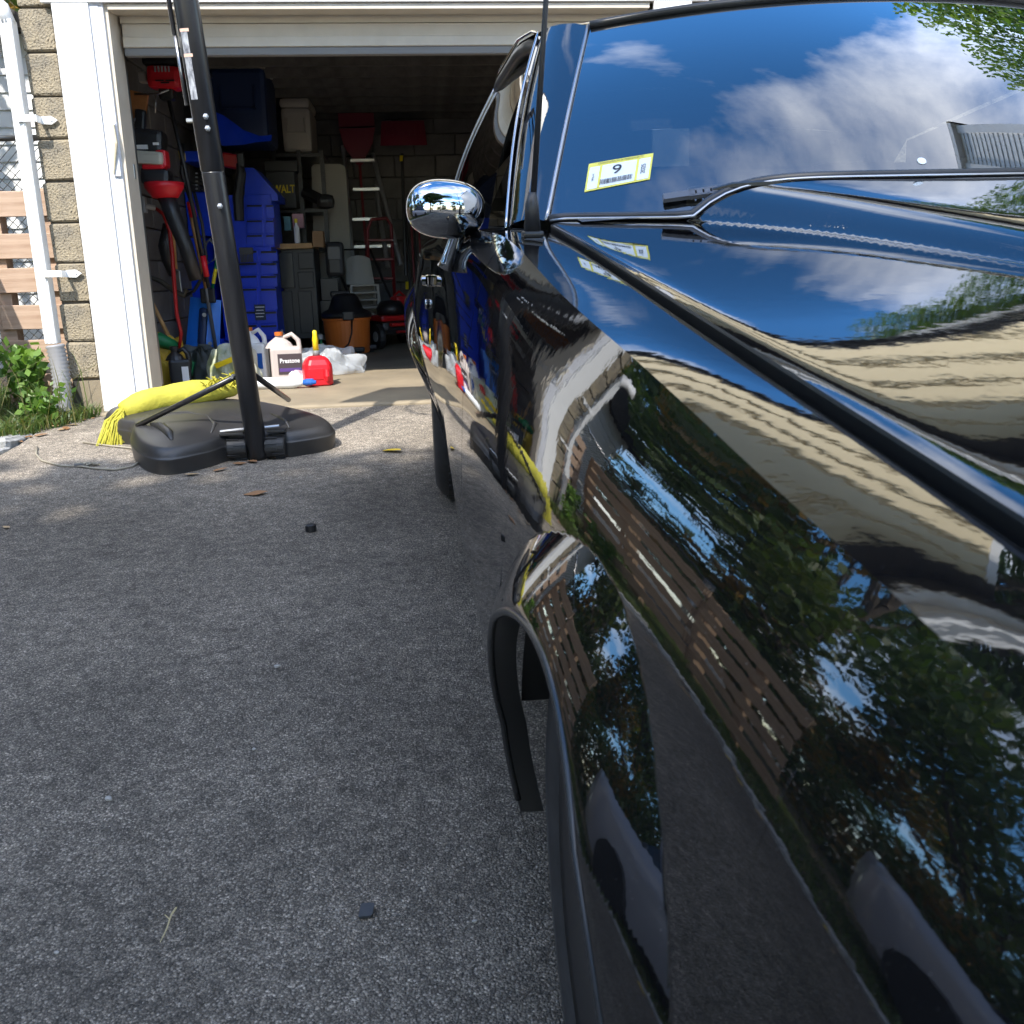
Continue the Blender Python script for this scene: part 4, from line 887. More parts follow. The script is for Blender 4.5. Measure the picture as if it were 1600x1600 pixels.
def stk_text(nm_, s, u, v, hgt, wid, vert=False, bold=0):
    o_ = text_obj(nm_, s, hgt, MT['ink'], stk, Matrix.Identity(4), .00008, wid, bold)
    for p in o_.data.vertices:
        x, y = (p.co.x, p.co.y) if not vert else (-p.co.y, p.co.x)
        p.co = stq(u+x/SW_, v+y/SH_)+Wn*(.0030+p.co.z)
    return o_
stk_text('month_number', '9', .46, .58, .034, .017); stk_text('state_line', 'COMMONWEALTH OF MASSACHUSETTS', .5, .915, .006, .085); stk_text('year_line', '2025', .875, .43, .012, .026, True); stk_text('small_print', '0926 41', .10, .45, .006, .018, True)
bars = MB(); u = .22
while u < .72:
    w_ = random.choice((.004, .006, .010)); q = [(u, .12), (u+w_, .12), (u+w_, .30), (u, .30)]; bars.add([stq(a, b)+Wn*.0034 for a, b in q], [(0, 1, 2, 3)]); u += w_+random.choice((.004, .006, .009))
obj('bar_code', bars, MT['ink'], stk)
dot = ws_hit(1440, 252); g = MB(); n_ = 16; g.add([W(dot[0]+.010*math.cos(a), dot[1]+.013*math.sin(a))+Wn*.001 for a in np.linspace(0, 2*math.pi, n_, endpoint=False)], [tuple(range(n_))]); obj('round_decal', g, MT['stk_white'], wsh)
# ================================================================ basketball hoop
BP = mat('hoop_base_plastic', (.030, .029, .029), .42, var=.12, vscale=6)
hp = gp(405, 716)
hoop = thing('basketball_hoop', 'portable hoop: black leaning pole on a wide moulded black base', 'hoop', (hp.x, hp.y, hp.z), (SL, 0, 0))
def hl_(px, py, yw): 
    p = at(px, py, yw); return Vector((p.x-hp.x, p.y-hp.y, p.z-hp.z))
# base: outline on the ground read from the photo, height about 0.13 m, tank with sloping top
def g_(px, py): p = gp(px, py); return Vector((p.x-hp.x, p.y-hp.y, 0))
pf, pr_, pl_, pbl = g_(300, 742), g_(520, 706), g_(205, 690), g_(170, 655)
front_w = [(-.37, -.03), (-.33, -.095), (-.14, -.075), (-.135, -.01), (.115, .0), (.12, -.055), (.30, -.035), (.40, .03)]
outline = [(-.56, .10), (-.44, -.16), (-.335, -.255), (-.25, -.20), (-.145, -.085), (-.135, .0), (.10, .03), (.115, -.02), (.21, .03), (.30, .09), (.325, .2), (.23, .42), (.06, .64), (-.12, .86), (-.40, 1.0), (-.72, 1.0), (-.86, .88), (-.87, .74), (-.79, .54), (-.70, .40), (-.62, .38), (-.605, .27)]
def loop(k, z, cx=-.24, cy=.40): return [((x-cx)*k+cx, (y-cy)*k+cy, z) for x, y in outline]
mb = MB(); lv = [loop(1.0, .0), loop(1.0, .012), loop(1.012, .06), loop(1.012, .066), loop(1.0, .068), loop(.99, .085), loop(.955, .106), loop(.93, .110), loop(.80, .118), loop(.55, .130), loop(.30, .142), loop(.05, .15)]
n_ = len(outline)
for i, r in enumerate(lv): pass
mb.add([p for r in lv for p in r], [(i*n_+k, i*n_+(k+1) % n_, (i+1)*n_+(k+1) % n_, (i+1)*n_+k) for i in range(len(lv)-1) for k in range(n_)]+[tuple((len(lv)-1)*n_+k for k in range(n_))])
bo = obj('base', mb, BP, hoop, smooth=True)
mod = bo.modifiers.new('s', 'SUBSURF'); mod.levels = mod.render_levels = 2
rib = MB()
def ribpath(pts, w=.014, z0=.112): rib.tube([(x, y, z+.007) for x, y, z in pts], [w*.4]+[w]*(len(pts)-2)+[w*.4], 8)
ribpath([(-.33, -.10, .108), (-.37, .02, .116), (-.43, .14, .120), (-.50, .24, .114)], .020)
ribpath([(-.19, .0, .112), (-.20, .14, .122), (-.26, .28, .130), (-.38, .40, .128), (-.52, .44, .122)], .010)
ribpath([(.13, .06, .108), (.10, .18, .120), (.02, .30, .132)], .010)

obj('rib', rib, BP, bo, smooth=True)
for x in (-.085, .075):
    wm = MB(); prof = [(.02, -.042), (.045, -.042), (.049, -.036), (.049, .036), (.045, .042), (.02, .042)]; wm.lathe(prof, (0, 0, 0), 'X', 24)
    for k in range(12):
        a = k*math.pi/6; wm.box((random.choice((-.015, .015)), .049*math.cos(a), .049*math.sin(a)), (.05, .012, .008), Matrix.Rotation(a-math.pi/2, 3, 'X'))
    obj('wheel', wm, MT['rubber'], hoop, loc=(x, .0, .049))
wb = MB(); wb.box((-.10, -.015, .118), (.10, .05, .012), bev=.003); wb.box((.085, .0, .12), (.08, .05, .012), bev=.003); obj('wheel_bracket', wb, BP, hoop)
MT['zinc'] = mat('zinc_bolt', (.55, .56, .58), .35, metal=.8)
ax = MB(); ax.tube([(-.145, -.03, .130), (-.03, -.03, .138)], .006, 8); ax.tube([(.04, -.025, .140), (.10, -.015, .142)], .006, 8); obj('axle_pin', ax, MT['zinc'], hoop)
PM = mat('pole_paint', (.018, .018, .020), .30, var=.3, vscale=9, stretch=(6, 6, .6)); 
top_dir = None
lp0 = Vector((.0, -.012, .0)); ptop = at(298, 0, 4.02)-Vector((hp.x, hp.y, hp.z))
pd_ = (ptop-lp0); pd_ /= pd_.z
def pp(z): return lp0+pd_*z
pm_ = MB(); pm_.tube([pp(.0), pp(.02), pp(1.16), pp(1.165)], [.036, .043, .043, .043], 24)
pole = obj('pole', pm_, PM, hoop, smooth=True); 
pm2 = MB(); pm2.tube([pp(1.165), pp(1.17), pp(3.15)], [.0415, .0455, .0455], 24); obj('upper_pole', pm2, PM, pole, smooth=True)
RED2H = mat('orange_rim', (.55, .10, .02), .4)
# height label strip on the pole, weathered
def pole_pt(z, ang, off=.0):
    return pp(z)+Vector((math.sin(ang), -math.cos(ang), 0))*(.0458+off)
LBL = mat('label_grey', (.55, .57, .60), .5, col2=(.07, .07, .09), vscale=60, stretch=(1, 1, .45)); LBO = mat('label_pink', (.72, .48, .38), .6)
def pole_patch(name, z0, z1, a0, a1, m, off=.0012):
    g = MB(); g.grid([[pole_pt(z, a, off) for a in np.linspace(a0, a1, 6)] for z in np.linspace(z0, z1, 4)]); return obj(name, g, m, pole)
def zat(py): # height on the pole seen at image row py
    lo, hi = 0, 3.0
    for _ in range(40):
        m_ = (lo+hi)/2; P_ = np.array(Vector(hp)+pp(m_))-CAM; v = 800-F*(P_@up)/(P_@fw)
        if v > py: lo = m_
        else: hi = m_
    return lo
pole_patch('height_label', zat(160), zat(56), -.70, -.1, LBL)
for py in (54, 92): pole_patch('label_band', zat(py+4), zat(py-1), -.75, .05, LBO, .0016)
bm_ = MB()
for (px, py) in ((331, 186), (334, 204), (352, 322)):
    z = zat(py); a = .30
    bm_.lathe([(.011, 0), (.011, .005), (.004, .010)], pole_pt(z, a, 0), 'Z', 6, R=Matrix.Rotation(a, 3, 'Z') @ Matrix.Rotation(math.pi/2, 3, 'X'))
bm_.tube([pole_pt(zat(190), -1.5, -.005), pole_pt(zat(190), -1.5, .022)], .008, 6)
obj('bolt', bm_, MT['zinc'], pole)
rod = MB(); rod.tube([pole_pt(zat(60)+k*.4, -1.35, .012) for k in (-.60, 0)], .007, 6); rod.tube([pole_pt(zat(60)+k*.4, -1.35, .014) for k in (0, 1.2)], .009, 8); obj('lift_rod', rod, MT['satin'], pole, smooth=True)
q = MB(); tp_ = pp(3.1)
bbx = MB().box((tp_.x, tp_.y-.62, 3.28), (1.1, .03, .74), bev=.008); obj('backboard', bbx, mat('backboard', (.55, .56, .58), .3), hoop)
for dx0 in (-.09, .09):
    for zz in (2.85, 3.08): obj('arm', MB().tube([(tp_.x+dx0*.5, tp_.y, zz), (tp_.x+dx0, tp_.y-.6, zz+.2)], .014, 6), PM, hoop)
obj('rim', MB().tube([(tp_.x+.225*math.cos(a), tp_.y-.90+.225*math.sin(a), 3.05) for a in np.linspace(0, 2*math.pi, 24, endpoint=False)], .009, 6, closed=True), RED2H, hoop)
# braces
e0 = pp(.36); br = MB(); br.tube([e0+Vector((-.04, .02, .0)), (-.57, .27, .11)], .0125, 10); obj('brace', br, PM, hoop, smooth=True)
br = MB(); br.tube([e0+Vector((.03, .03, .0)), (.05, .68, .13)], .0125, 10); obj('brace', br, PM, hoop, smooth=True)
br = MB(); br.tube([e0+Vector((-.055, .02, .004)), e0+Vector((-.05, -.03, .002))], .006, 6); obj('brace_bolt', br, MT['zinc'], hoop)
# ================================================================ yellow weight bag with fringe on the base
BAGM = mat('yellow_cloth', (.52, .47, .05), .8, col2=(.36, .33, .035), vscale=14, bump=.5, bscale=35, dist=.01)
ba, bb = at(192, 641, 4.66), at(374, 606, 4.98)
bag = thing('sand_bag', 'yellow cloth sandbag sausage with frayed ends lying across the hoop base', 'sandbag', tuple(ba))
D_ = bb-ba; mb = MB(); n_ = 26; pts = []; rs = []
for i in range(n_):
    t_ = i/(n_-1); pts.append(D_*t_+Vector((0, 0, .03*math.sin(math.pi*t_)-.012+.006*math.sin(9*t_)))); rs.append(0.072*max(.12, math.sin(math.pi*min(1, .06+t_*.96))**.28)*(1-.12*t_+.05*math.sin(14*t_)))
mb.tube(pts, rs, 18); o = obj('sack', mb, BAGM, bag, smooth=True)
for v in o.data.vertices: v.co += Vector((random.uniform(-.002, .002), random.uniform(-.002, .002), random.uniform(-.002, .002)))
fm2 = MB()
for i in range(150):
    s = Vector((random.uniform(-.02, .02), random.uniform(-.025, .01), random.uniform(-.02, .01))); e = Vector((random.uniform(-.105, .03), random.uniform(-.16, -.06), random.uniform(-.185, -.13)))
    fm2.tube([s, s.lerp(e, .45)+Vector((random.uniform(-.02, .01), -.015, .03)), e], [.0035, .003, .002], 4, cap=False)
obj('fringe', fm2, BAGM, bag)
fm2 = MB()
for i in range(170):
    t_ = random.uniform(.70, 1.04); s = D_*t_+Vector((random.uniform(-.02, .02), random.uniform(-.05, .03), random.uniform(.0, .04))); e = s+Vector((random.uniform(-.05, .05), random.uniform(-.05, .02), random.uniform(.0, .05)))
    fm2.tube([s, s.lerp(e, .5)+Vector((0, 0, .012)), e], [.005, .004, .002], 4, cap=False)
obj('fringe', fm2, BAGM, bag)
# ================================================================ small things on the asphalt
cab_m = mat('old_cable', (.30, .27, .21), .6)
pts = []
for (px, py) in ((58, 700), (57, 712), (66, 722), (95, 730), (130, 731), (148, 734), (180, 736), (207, 731), (221, 722), (222, 712), (205, 702), (175, 699), (130, 693)):
    p = gp(px, py); pts.append((p.x, p.y, p.z+.006))
cb_ = MB(); cb_.tube(pts, .0042, 6); cab = obj('cable_loop', cb_, cab_m, None, smooth=True); tag(cab, 'thin tan cable loop with a metal clasp lying on the asphalt', 'cable')
p = gp(126, 730); cm_ = MB(); cm_.box((p.x, p.y, p.z+.010), (.045, .022, .016), (0, 0, -.1), bev=.004); obj('clasp', cm_, MT['satin'], cab)
p = gp(140, 729); cm_ = MB()
for k in range(5): cm_.tube([(p.x+.012*k-.02+.010*math.cos(a), p.y+.010*math.sin(a)+.006*(k % 2), p.z+.010+.006*math.sin(a+k)) for a in np.linspace(0, 6.28, 9)], .0035, 5)
obj('chain', cm_, cab_m, cab)
p = gp(486, 830); c_ = MB(); c_.lathe([(.016, 0), (.017, .004), (.016, .022), (.012, .024), (.0, .024)], (0, 0, 0), 'Z', 14); 
for k in range(14): a = k*math.pi/7; c_.box((.0165*math.cos(a), .0165*math.sin(a), .011), (.003, .003, .018), (0, 0, a))
tag(obj('bottle_cap', c_, MT['blackplastic'], None, loc=tuple(p), rot=(SL, 0, 0)), 'small black ribbed cap standing on the asphalt', 'cap')
p = gp(573, 1427); c_ = MB(); c_.prism([(-.009, -.014), (.008, -.012), (.010, -.008), (.010, .013), (.008, .015), (-.008, .015), (-.010, .012), (-.010, -.012)], 0, .004, 'Z')
tag(obj('plastic_tag', c_, mat('slate_plastic', (.03, .034, .04), .5), None, loc=(p.x, p.y, p.z+.002), rot=(SL, 0, -.08)), 'flat dark grey plastic chip on the near asphalt', 'plastic chip')
pts = [gp(*q)+Vector((0, 0, .006)) for q in ((276, 1424), (269, 1434), (266, 1442), (262, 1455), (257, 1466), (251, 1478))]
tw = MB(); tw.tube(pts, [.0018, .0014, .0012, .0012, .001, .0006], 5); tw.tube([pts[2], pts[2]+Vector((-.008, .006, .004))], .0008, 4); tag(obj('twig', tw, mat('straw', (.40, .33, .18), .7), None), 'thin dry straw twig on the near asphalt', 'twig')
PB = mat('pale_stone', (.30, .29, .27), .8, var=.3, vscale=60)
for (px, py, s, lb) in ((433, 1043, .012, 'small white pebble on the mid driveway'), (170, 1250, .011, 'small white pebble at the lower left of the driveway'), (742, 1441, .007, 'tiny tan pebble close to the front fender'), (158, 747, .012, 'white chip on the asphalt below the cable loop'), (397, 1172, .007, 'tiny pale pebble in the middle of the driveway'), (88, 1490, .006, 'tiny orange-tan chip at the bottom left of the driveway')):
    p = gp(px, py); bm = bmesh.new(); bmesh.ops.create_icosphere(bm, subdivisions=1, radius=1)
    for v in bm.verts: v.co = Vector((v.co.x*s*random.uniform(.5, .8), v.co.y*s*random.uniform(.35, .7), v.co.z*s*random.uniform(.3, .55)))
    me = bpy.data.meshes.new('pebble'); bm.to_mesh(me); bm.free(); tag(obj('pebble', me, PB, None, loc=(p.x, p.y, p.z+s*.3)), lb, 'pebble')
# ================================================================ things just inside the garage, in the sun
RED = mat('red_plastic', (.62, .012, .022), .38); YEL = mat('yellow_plastic', (.85, .66, .02), .4); GREYJ = mat('grey_jug', (.36, .36, .36), .45); WHP = mat('white_plastic', (.80, .80, .80), .4); BLUP = mat('blue_plastic', (.01, .10, .42), .4); ORG = mat('orange_plastic', (.62, .16, .025), .45)
BLUE = mat('blue_steel', (.002, .05, .72), .35, var=.08); BLUE2 = mat('deep_blue_plastic', (.006, .022, .10), .4); NAVY = mat('navy_plastic', (.012, .03, .10), .5); CREAMP = mat('cream_plastic', (.50, .46, .40), .55); BLK = MT['blackplastic']; DRED = mat('dark_red_plastic', (.22, .008, .03), .5); TBL = mat('table_plastic', (.48, .46, .41), .6); ALU = mat('aluminium', (.62, .63, .64), .35, metal=.8)
RED2 = mat('red_enamel', (.42, .012, .012), .35); GREEN = mat('green_plastic', (.01, .18, .06), .5); MAROON = mat('maroon_steel', (.20, .012, .018), .4)
def gz(y): return floor_z(y)
def place(px, py, y): p = at(px, py, y); return p
def px2m(dpx, y): return dpx*(y*1.0/F)*1.003
# petrol can
p = at(497, 611, 6.05); s = 6.05/F
can = thing('petrol_can', 'bright red plastic petrol can with yellow spout on the sunlit slab', 'petrol can', (p.x+.0, 6.10, gz(6.1)), (0, 0, .25))
mb = MB(); oct_ = [(-.085, -.055), (-.06, -.085), (.06, -.085), (.085, -.055), (.085, .055), (.06, .085), (-.06, .085), (-.085, .055)]
lv = [(1, 0), (1.03, .012), (1.03, .105), (.99, .130), (.80, .160), (.55, .178), (.30, .182)]
mb.add([(x*k, y*k, z) for k, z in lv for x, y in oct_], [(i*8+j, i*8+(j+1) % 8, (i+1)*8+(j+1) % 8, (i+1)*8+j) for i in range(len(lv)-1) for j in range(8)]+[tuple(48+j for j in range(8)), tuple(range(8))[::-1]]); o = obj('can_body', mb, RED, can)
o.modifiers.new('b', 'BEVEL').width = .008
mb = MB(); mb.tube([(.045, -.088, .03), (.045, -.094, .06), (.045, -.088, .10)], [.012, .018, .012], 8); mb.box((-.02, -.086, .075), (.09, .01, .07), bev=.004); obj('embossed_panel', mb, RED, o)
mb = MB(); mb.tube([(0, 0, .178), (0, 0, .215)], .022, 12); obj('collar', mb, mat('grey_collar', (.18, .18, .18), .5), can, smooth=True)
mb = MB(); mb.lathe([(.019, .0), (.017, .06), (.019, .065), (.014, .10), (.013, .125), (.0, .13)], (0, 0, .21), 'Z', 14); obj('spout', mb, YEL, can, smooth=True)
# antifreeze jug with print
JP = mat('translucent_jug', (.52, .46, .43), .4)
def jug(name, label, cat, loc, rz, w, d, h, m, capm, lab=None, handle=True):
    J = thing(name, label, cat, loc, (0, 0, rz)); mb = MB(); mb.box((0, 0, h*.36), (w, d, h*.72), bev=.018); mb.lathe([(w*.46, 0), (w*.36, h*.10), (w*.16, h*.20), (.022, h*.22), (.022, h*.27)], (-w*.18, 0, h*.70), 'Z', 16, sx=1, sy=d/w); o = obj('body', mb, m, J)
    mb = MB(); mb.lathe([(.026, 0), (.027, .022), (.0, .024)], (-w*.18, 0, h*.95), 'Z', 14); obj('cap', mb, capm, J)
    if handle: mb = MB(); mb.tube([(-w*.05, 0, h*.90), (w*.22, 0, h*.97), (w*.42, 0, h*.84), (w*.46, 0, h*.62), (w*.42, 0, h*.45)], [.013, .015, .016, .015, .013], 8); obj('grip', mb, m, J, smooth=True)
    return J
p = at(450, 592, 6.35); J = jug('antifreeze_jug', 'grey antifreeze jug with dark label and looped handle', 'jug', (p.x, 6.35, gz(6.35)), .15, .20, .12, .31, JP, ORG)
q = MB(); q.box((.02, -.0625, .115), (.15, .003, .13), bev=.001); lb = obj('label', q, mat('jug_label', (.06, .045, .05), .5), J)
text_obj('brand_print', 'Prestone', .04, WHP, lb, frame3((.02, -.0655, .135), (1, 0, 0), (0, 0, 1)), .0003, .125, .0008)
q = MB(); q.box((.02, -.0648, .078), (.135, .002, .022)); obj('label_band', q, mat('violet_print', (.10, .05, .22), .5), lb)
p = at(398, 600, 6.45); J2 = jug('white_jug', 'white plastic bottle behind the pole, left of the antifreeze jug', 'jug', (p.x+.02, 6.45, gz(6.45)), -.1, .16, .11, .34, WHP, ORG)
q = MB(); q.box((.0, -.0565, .13), (.12, .003, .10)); obj('label', q, BLUP, J2)
# spray bottle lying down
p = at(470, 612, 6.0); sb_ = thing('spray_bottle', 'white squeeze bottle with blue nozzle lying on its side', 'bottle', (p.x-.10, 5.98, gz(5.98)+.035), (0, 0, -.12))
q = MB(); q.lathe([(.03, -.16), (.036, -.14), (.036, .06), (.022, .11), (.012, .13)], (0, 0, 0), 'X', 16); obj('body', q, mat('frosted_white', (.72, .75, .78), .45), sb_, smooth=True)
q = MB(); q.lathe([(.016, 0), (.020, .02), (.018, .05), (.010, .08)], (.125, 0, 0), 'X', 12); q.box((.165, 0, .012), (.05, .02, .02), bev=.004); obj('nozzle', q, BLUP, sb_)
# clear plastic bag, crumpled
PLA = bpy.data.materials.new('clear_film'); PLA.use_nodes = True; t = PLA.node_tree; b = t.nodes['Principled BSDF']; b.inputs['Base Color'].default_value = (.72, .76, .80, 1); b.inputs['Roughness'].default_value = .18; b.inputs['Alpha'].default_value = .42
def crumple(name, c, size, m, seed, folds=9):
    r_ = np.random.default_rng(seed); n1, n2 = 46, 26; rows = []
    ph = r_.uniform(0, 6.28, (folds, 2)); fr = r_.uniform(3, 13, (folds, 2))
    for i in range(n2):
        v = i/(n2-1); r = []
        for j in range(n1):
            a = 2*math.pi*j/n1; x = math.cos(a)*(math.sin(math.pi*min(.5+v*.5, 1))**.5 if v > .02 else 1); y = math.sin(a)*(math.cos(v*math.pi/2)**.6); z = math.sin(v*math.pi/2)
            x = math.cos(a)*math.cos(v*math.pi/2)**.55
            d_ = sum(math.sin(fr[k, 0]*a/1.3+ph[k, 0]+3*v)*math.sin(fr[k, 1]*v+ph[k, 1]) for k in range(folds))/folds
            s = 1+.34*d_; r.append((c[0]+x*size[0]*s, c[1]+y*size[1]*s, c[2]+max(0, z*size[2]*(1+.6*d_)+.006*math.sin(17*a))))
        r.append(r[0]); rows.append(r)
    q = MB(); q.grid(rows); return obj(name, q, m, None)
p = at(505, 590, 6.75); o = crumple('plastic_bag', (p.x+.02, 6.75, gz(6.75)), (.27, .20, .15), PLA, 3); tag(o, 'crumpled clear plastic bag behind the red petrol can', 'plastic bag')
p = at(468, 600, 6.2); o = crumple('candy_bag', (p.x+.02, 6.22, gz(6.2)), (.10, .06, .07), mat('printed_film', (.55, .35, .40), .35, col2=(.75, .75, .80), vscale=30), 5); tag(o, 'small pink and white printed packet beside the petrol can', 'packet')
# charcoal/soil sack grey yellow green
SACK = mat('printed_sack', (.60, .60, .56), .5, col2=(.30, .33, .16), vscale=7); p = at(375, 590, 6.3)
o = crumple('soil_sack', (p.x-.03, 6.3, gz(6.3)), (.17, .12, .22), SACK, 8, 6); tag(o, 'grey, yellow and green printed sack slumped behind the pole', 'sack')
q = MB(); q.box((p.x-.06, 6.165, gz(6.3)+.15), (.13, .006, .035), (.5, -.35, 0), bev=.002); obj('yellow_print', q, YEL, o); q = MB(); q.box((p.x+.02, 6.155, gz(6.3)+.09), (.12, .006, .03), (.3, -.4, 0), bev=.002); obj('yellow_print', q, YEL, o)
q = MB(); q.lathe([(.03, 0), (.034, .01), (.02, .012), (.0, .012)], (p.x+.03, 6.17, gz(6.3)+.20), 'Y', 14); tag(obj('red_bottle', q, RED2, None), 'dark red round bottle top peeking above the printed sack', 'bottle')
# black oil jug
p = at(285, 607, 6.2); J3 = jug('oil_jug', 'black oil bottle standing inside the left jamb', 'jug', (p.x, 6.2, gz(6.2)), .2, .13, .09, .25, BLK, BLK, handle=True); q = MB(); q.box((.03, -.047, .09), (.04, .003, .09)); obj('label', q, WHP, J3)
# yellow and green feed bag in the corner
p = at(258, 590, 6.35); o = crumple('fertiliser_bag', (p.x-.03, 6.42, gz(6.4)), (.15, .12, .27), mat('yellow_bag', (.62, .42, .02), .5, col2=(.50, .30, .03), vscale=9), 12, 5); tag(o, 'yellow fertiliser bag with green top in the left corner', 'bag')
q = MB(); q.tube([(p.x-.10, 6.36, gz(6.4)+.26), (p.x, 6.34, gz(6.4)+.29), (p.x+.09, 6.38, gz(6.4)+.24)], [.03, .05, .03], 8); obj('green_top', q, GREEN, o, smooth=True)
p = at(315, 600, 6.6); o = crumple('dark_sack', (p.x, 6.6, gz(6.6)), (.15, .10, .20), mat('dark_film', (.03, .035, .03), .5, var=.4, vscale=30), 21); tag(o, 'dark rumpled sack beside the black oil bottle', 'sack')
# ================================================================ tools on the left wall
def stick(name, label, cat, p0, p1, r, m, parts=()):
    o = obj(name, MB().tube([p0, Vector(p0).lerp(Vector(p1), .5), p1], r, 10), m, None, smooth=True); tag(o, label, cat); return o
def A(px, py, y): return at(px, py, y)
o = stick('broom', 'tan wooden broom handle leaning from the floor to the left wall', 'broom', A(281, 560, 6.5), A(226, 450, 6.45), .014, MT['handle']); 
q = MB(); q.box(A(284, 572, 6.5), (.16, .05, .10), (0, .3, 0), bev=.01); obj('brush_head', q, GREEN, o)
o = stick('rake', 'long tan wooden rake handle standing behind the pole', 'rake', A(322, 450, 6.9), A(297, 330, 6.75), .013, MT['handle']); q = MB(); q.box(A(325, 462, 6.92), (.10, .03, .10), bev=.01); obj('socket', q, BLK, o)
o = stick('hoe', 'tan wooden handle tool below the red trimmer shroud', 'hoe', A(274, 420, 6.7), A(262, 270, 6.6), .015, MT['handle']); q = MB(); q.box(A(276, 440, 6.72), (.06, .02, .14), bev=.006); obj('blade', q, MT['satin'], o)
o = stick('grey_pole', 'grey metal pole of the blue snow shovel', 'shovel', A(338, 548, 6.95), A(301, 330, 6.85), .013, mat('grey_tube', (.22, .23, .25), .4, metal=.4)); o.name = 'snow_shovel'; o['label'] = 'snow shovel with bright blue scoop standing blade down beside the pole'
q = MB(); sb0 = A(318, 508, 6.98)
def shovel_scoop(c, w, h, bow, tilt, rz=0):
    g = MB(); rows = []
    for i in range(9):
        v = i/8-.5; r = []
        for j in range(11):
            u = j/10-.5; r.append((u*w*(1-.10*(v+.5)), -bow*(1-4*u*u)*(.4+.6*(.5-v))+bow*.5, v*h))
        rows.append(r)
    g.grid(rows); g.add(*[[(x, y+.012, z) for row in rows for x, y, z in row], []]); R = Matrix.Rotation(rz, 3, 'Y') @ Matrix.Rotation(tilt, 3, 'X'); g.v = [tuple(R @ Vector(v)+Vector(c)) for v in g.v]; return g
BSH = mat('shovel_blue', (.02, .21, .80), .38)
obj('scoop', shovel_scoop(sb0, .235, .37, .04, -.12, .14), BSH, o, smooth=True)
q = MB(); q.box(sb0+Vector((0.0, -.03, -.01)), (.055, .02, .26), (-.1, .14, 0), bev=.02); obj('recess', q, NAVY, o)
q = MB()
for pq in ((319, 492), (328, 537)): q.lathe([(.014, 0), (.014, .01), (.006, .016)], A(*pq, 6.90), 'Y', 10)
obj('screw', q, ALU, o)
o = stick('green_rake', 'green painted handle with yellow band beside the blue cabinet', 'rake', A(331, 455, 7.0), A(341, 395, 7.0), .012, GREEN); q = MB(); q.tube([A(333, 443, 6.995), A(337, 420, 6.995)], .0125, 8); obj('yellow_band', q, YEL, o)
# black hose loop & dark garden hose
q = MB(); q.tube([A(x, y, 6.75) for x, y in ((303, 300), (316, 350), (322, 400), (318, 430), (303, 455), (290, 462))], .011, 8); tag(obj('black_hose', q, MT['rubber'], None, smooth=True), 'black rubber hose hanging in a loop beside the wooden handles', 'hose')
q = MB(); q.tube([A(x, y, 6.55) for x, y in ((226, 430), (252, 440), (272, 455), (288, 462), (291, 452))], [.012, .016, .018, .016, .012], 8); tag(obj('leather_strap', q, mat('dusty_strap', (.06, .05, .035), .8), None, smooth=True), 'dusty dark strap looping across the left wall tools', 'strap')
q = MB(); q.tube([A(x, y, 6.35) for x, y in ((243, 325), (256, 335), (265, 360), (269, 395), (272, 440), (276, 490), (283, 520), (280, 545))], [.010, .012, .013, .014, .013, .012, .012, .01], 8); o = obj('red_hose', q, RED2, None, smooth=True); tag(o, 'red air hose hanging down from a grey wall bracket', 'hose')
q = MB(); q.box(A(224, 320, 6.3), (.035, .05, .095), bev=.004); q.tube([A(228, 322, 6.3), A(242, 325, 6.33)], .016, 8); obj('bracket', q, GREYJ, o)
# string trimmer, engine up
en = thing('string_trimmer', 'red and black string trimmer engine hung high on the left wall', 'trimmer', tuple(A(259, 120, 6.4)))
def eb(name, c, s, m, rot=None, bev=.012, par=None): return obj(name, MB().box(c, s, rot, bev=bev), m, par or en)
cowl = eb('engine_cover', (0, 0, -.01), (.20, .15, .13), RED, (0, .05, 0), .035)
q = MB()
for k in range(5): q.box((-.04+.020*k, -.078, .03), (.010, .006, .035), bev=.002)
obj('vent', q, mat('vent_grey', (.35, .33, .34), .5), cowl)
q = MB()
for k in range(3): q.box((-.02+.03*k, -.078, -.035-.012*(k % 2)), (.05, .006, .008))
obj('slot', q, BLK, cowl)
eb('top_cover', (-.02, 0, .085), (.19, .14, .055), BLK, None, .015); eb('starter', (0, 0, -.10), (.09, .09, .07), BLK, None, .015); eb('fuel_cap', (-.13, 0, -.005), (.05, .07, .06), CREAMP, None, .012)
q = MB(); q.tube([(0, 0, -.10), (.05, .02, -.5), (.12, .04, -1.25)], .013, 8); obj('shaft', q, BLK, en, smooth=True)
q = MB(); q.tube([(.105, .03, -1.05), (.115, .035, -1.18)], .019, 8); obj('red_grip', q, RED, en, smooth=True)
# wall hook board
hb_ = thing('hook_board', 'orange brown board with steel wire hooks on the left wall', 'hook rack', tuple(A(205, 162, 6.2)))
obj('board', MB().box((0, .02, 0), (.17, .03, .15), (0, .25, 0), bev=.004), mat('stained_board', (.38, .15, .045), .6, var=.2), hb_)
q = MB(); q.tube([(-.02, 0, .06), (-.025, -.02, -.09), (.01, -.02, -.11), (.02, -.02, -.08)], .005, 6); q.tube([(.03, -.02, .05), (.17, -.04, .045), (.235, -.05, .065)], .006, 6); q.tube([(.16, -.04, .045), (.14, -.04, -.06)], .006, 6); obj('hook', q, MT['satin'], hb_, smooth=True)
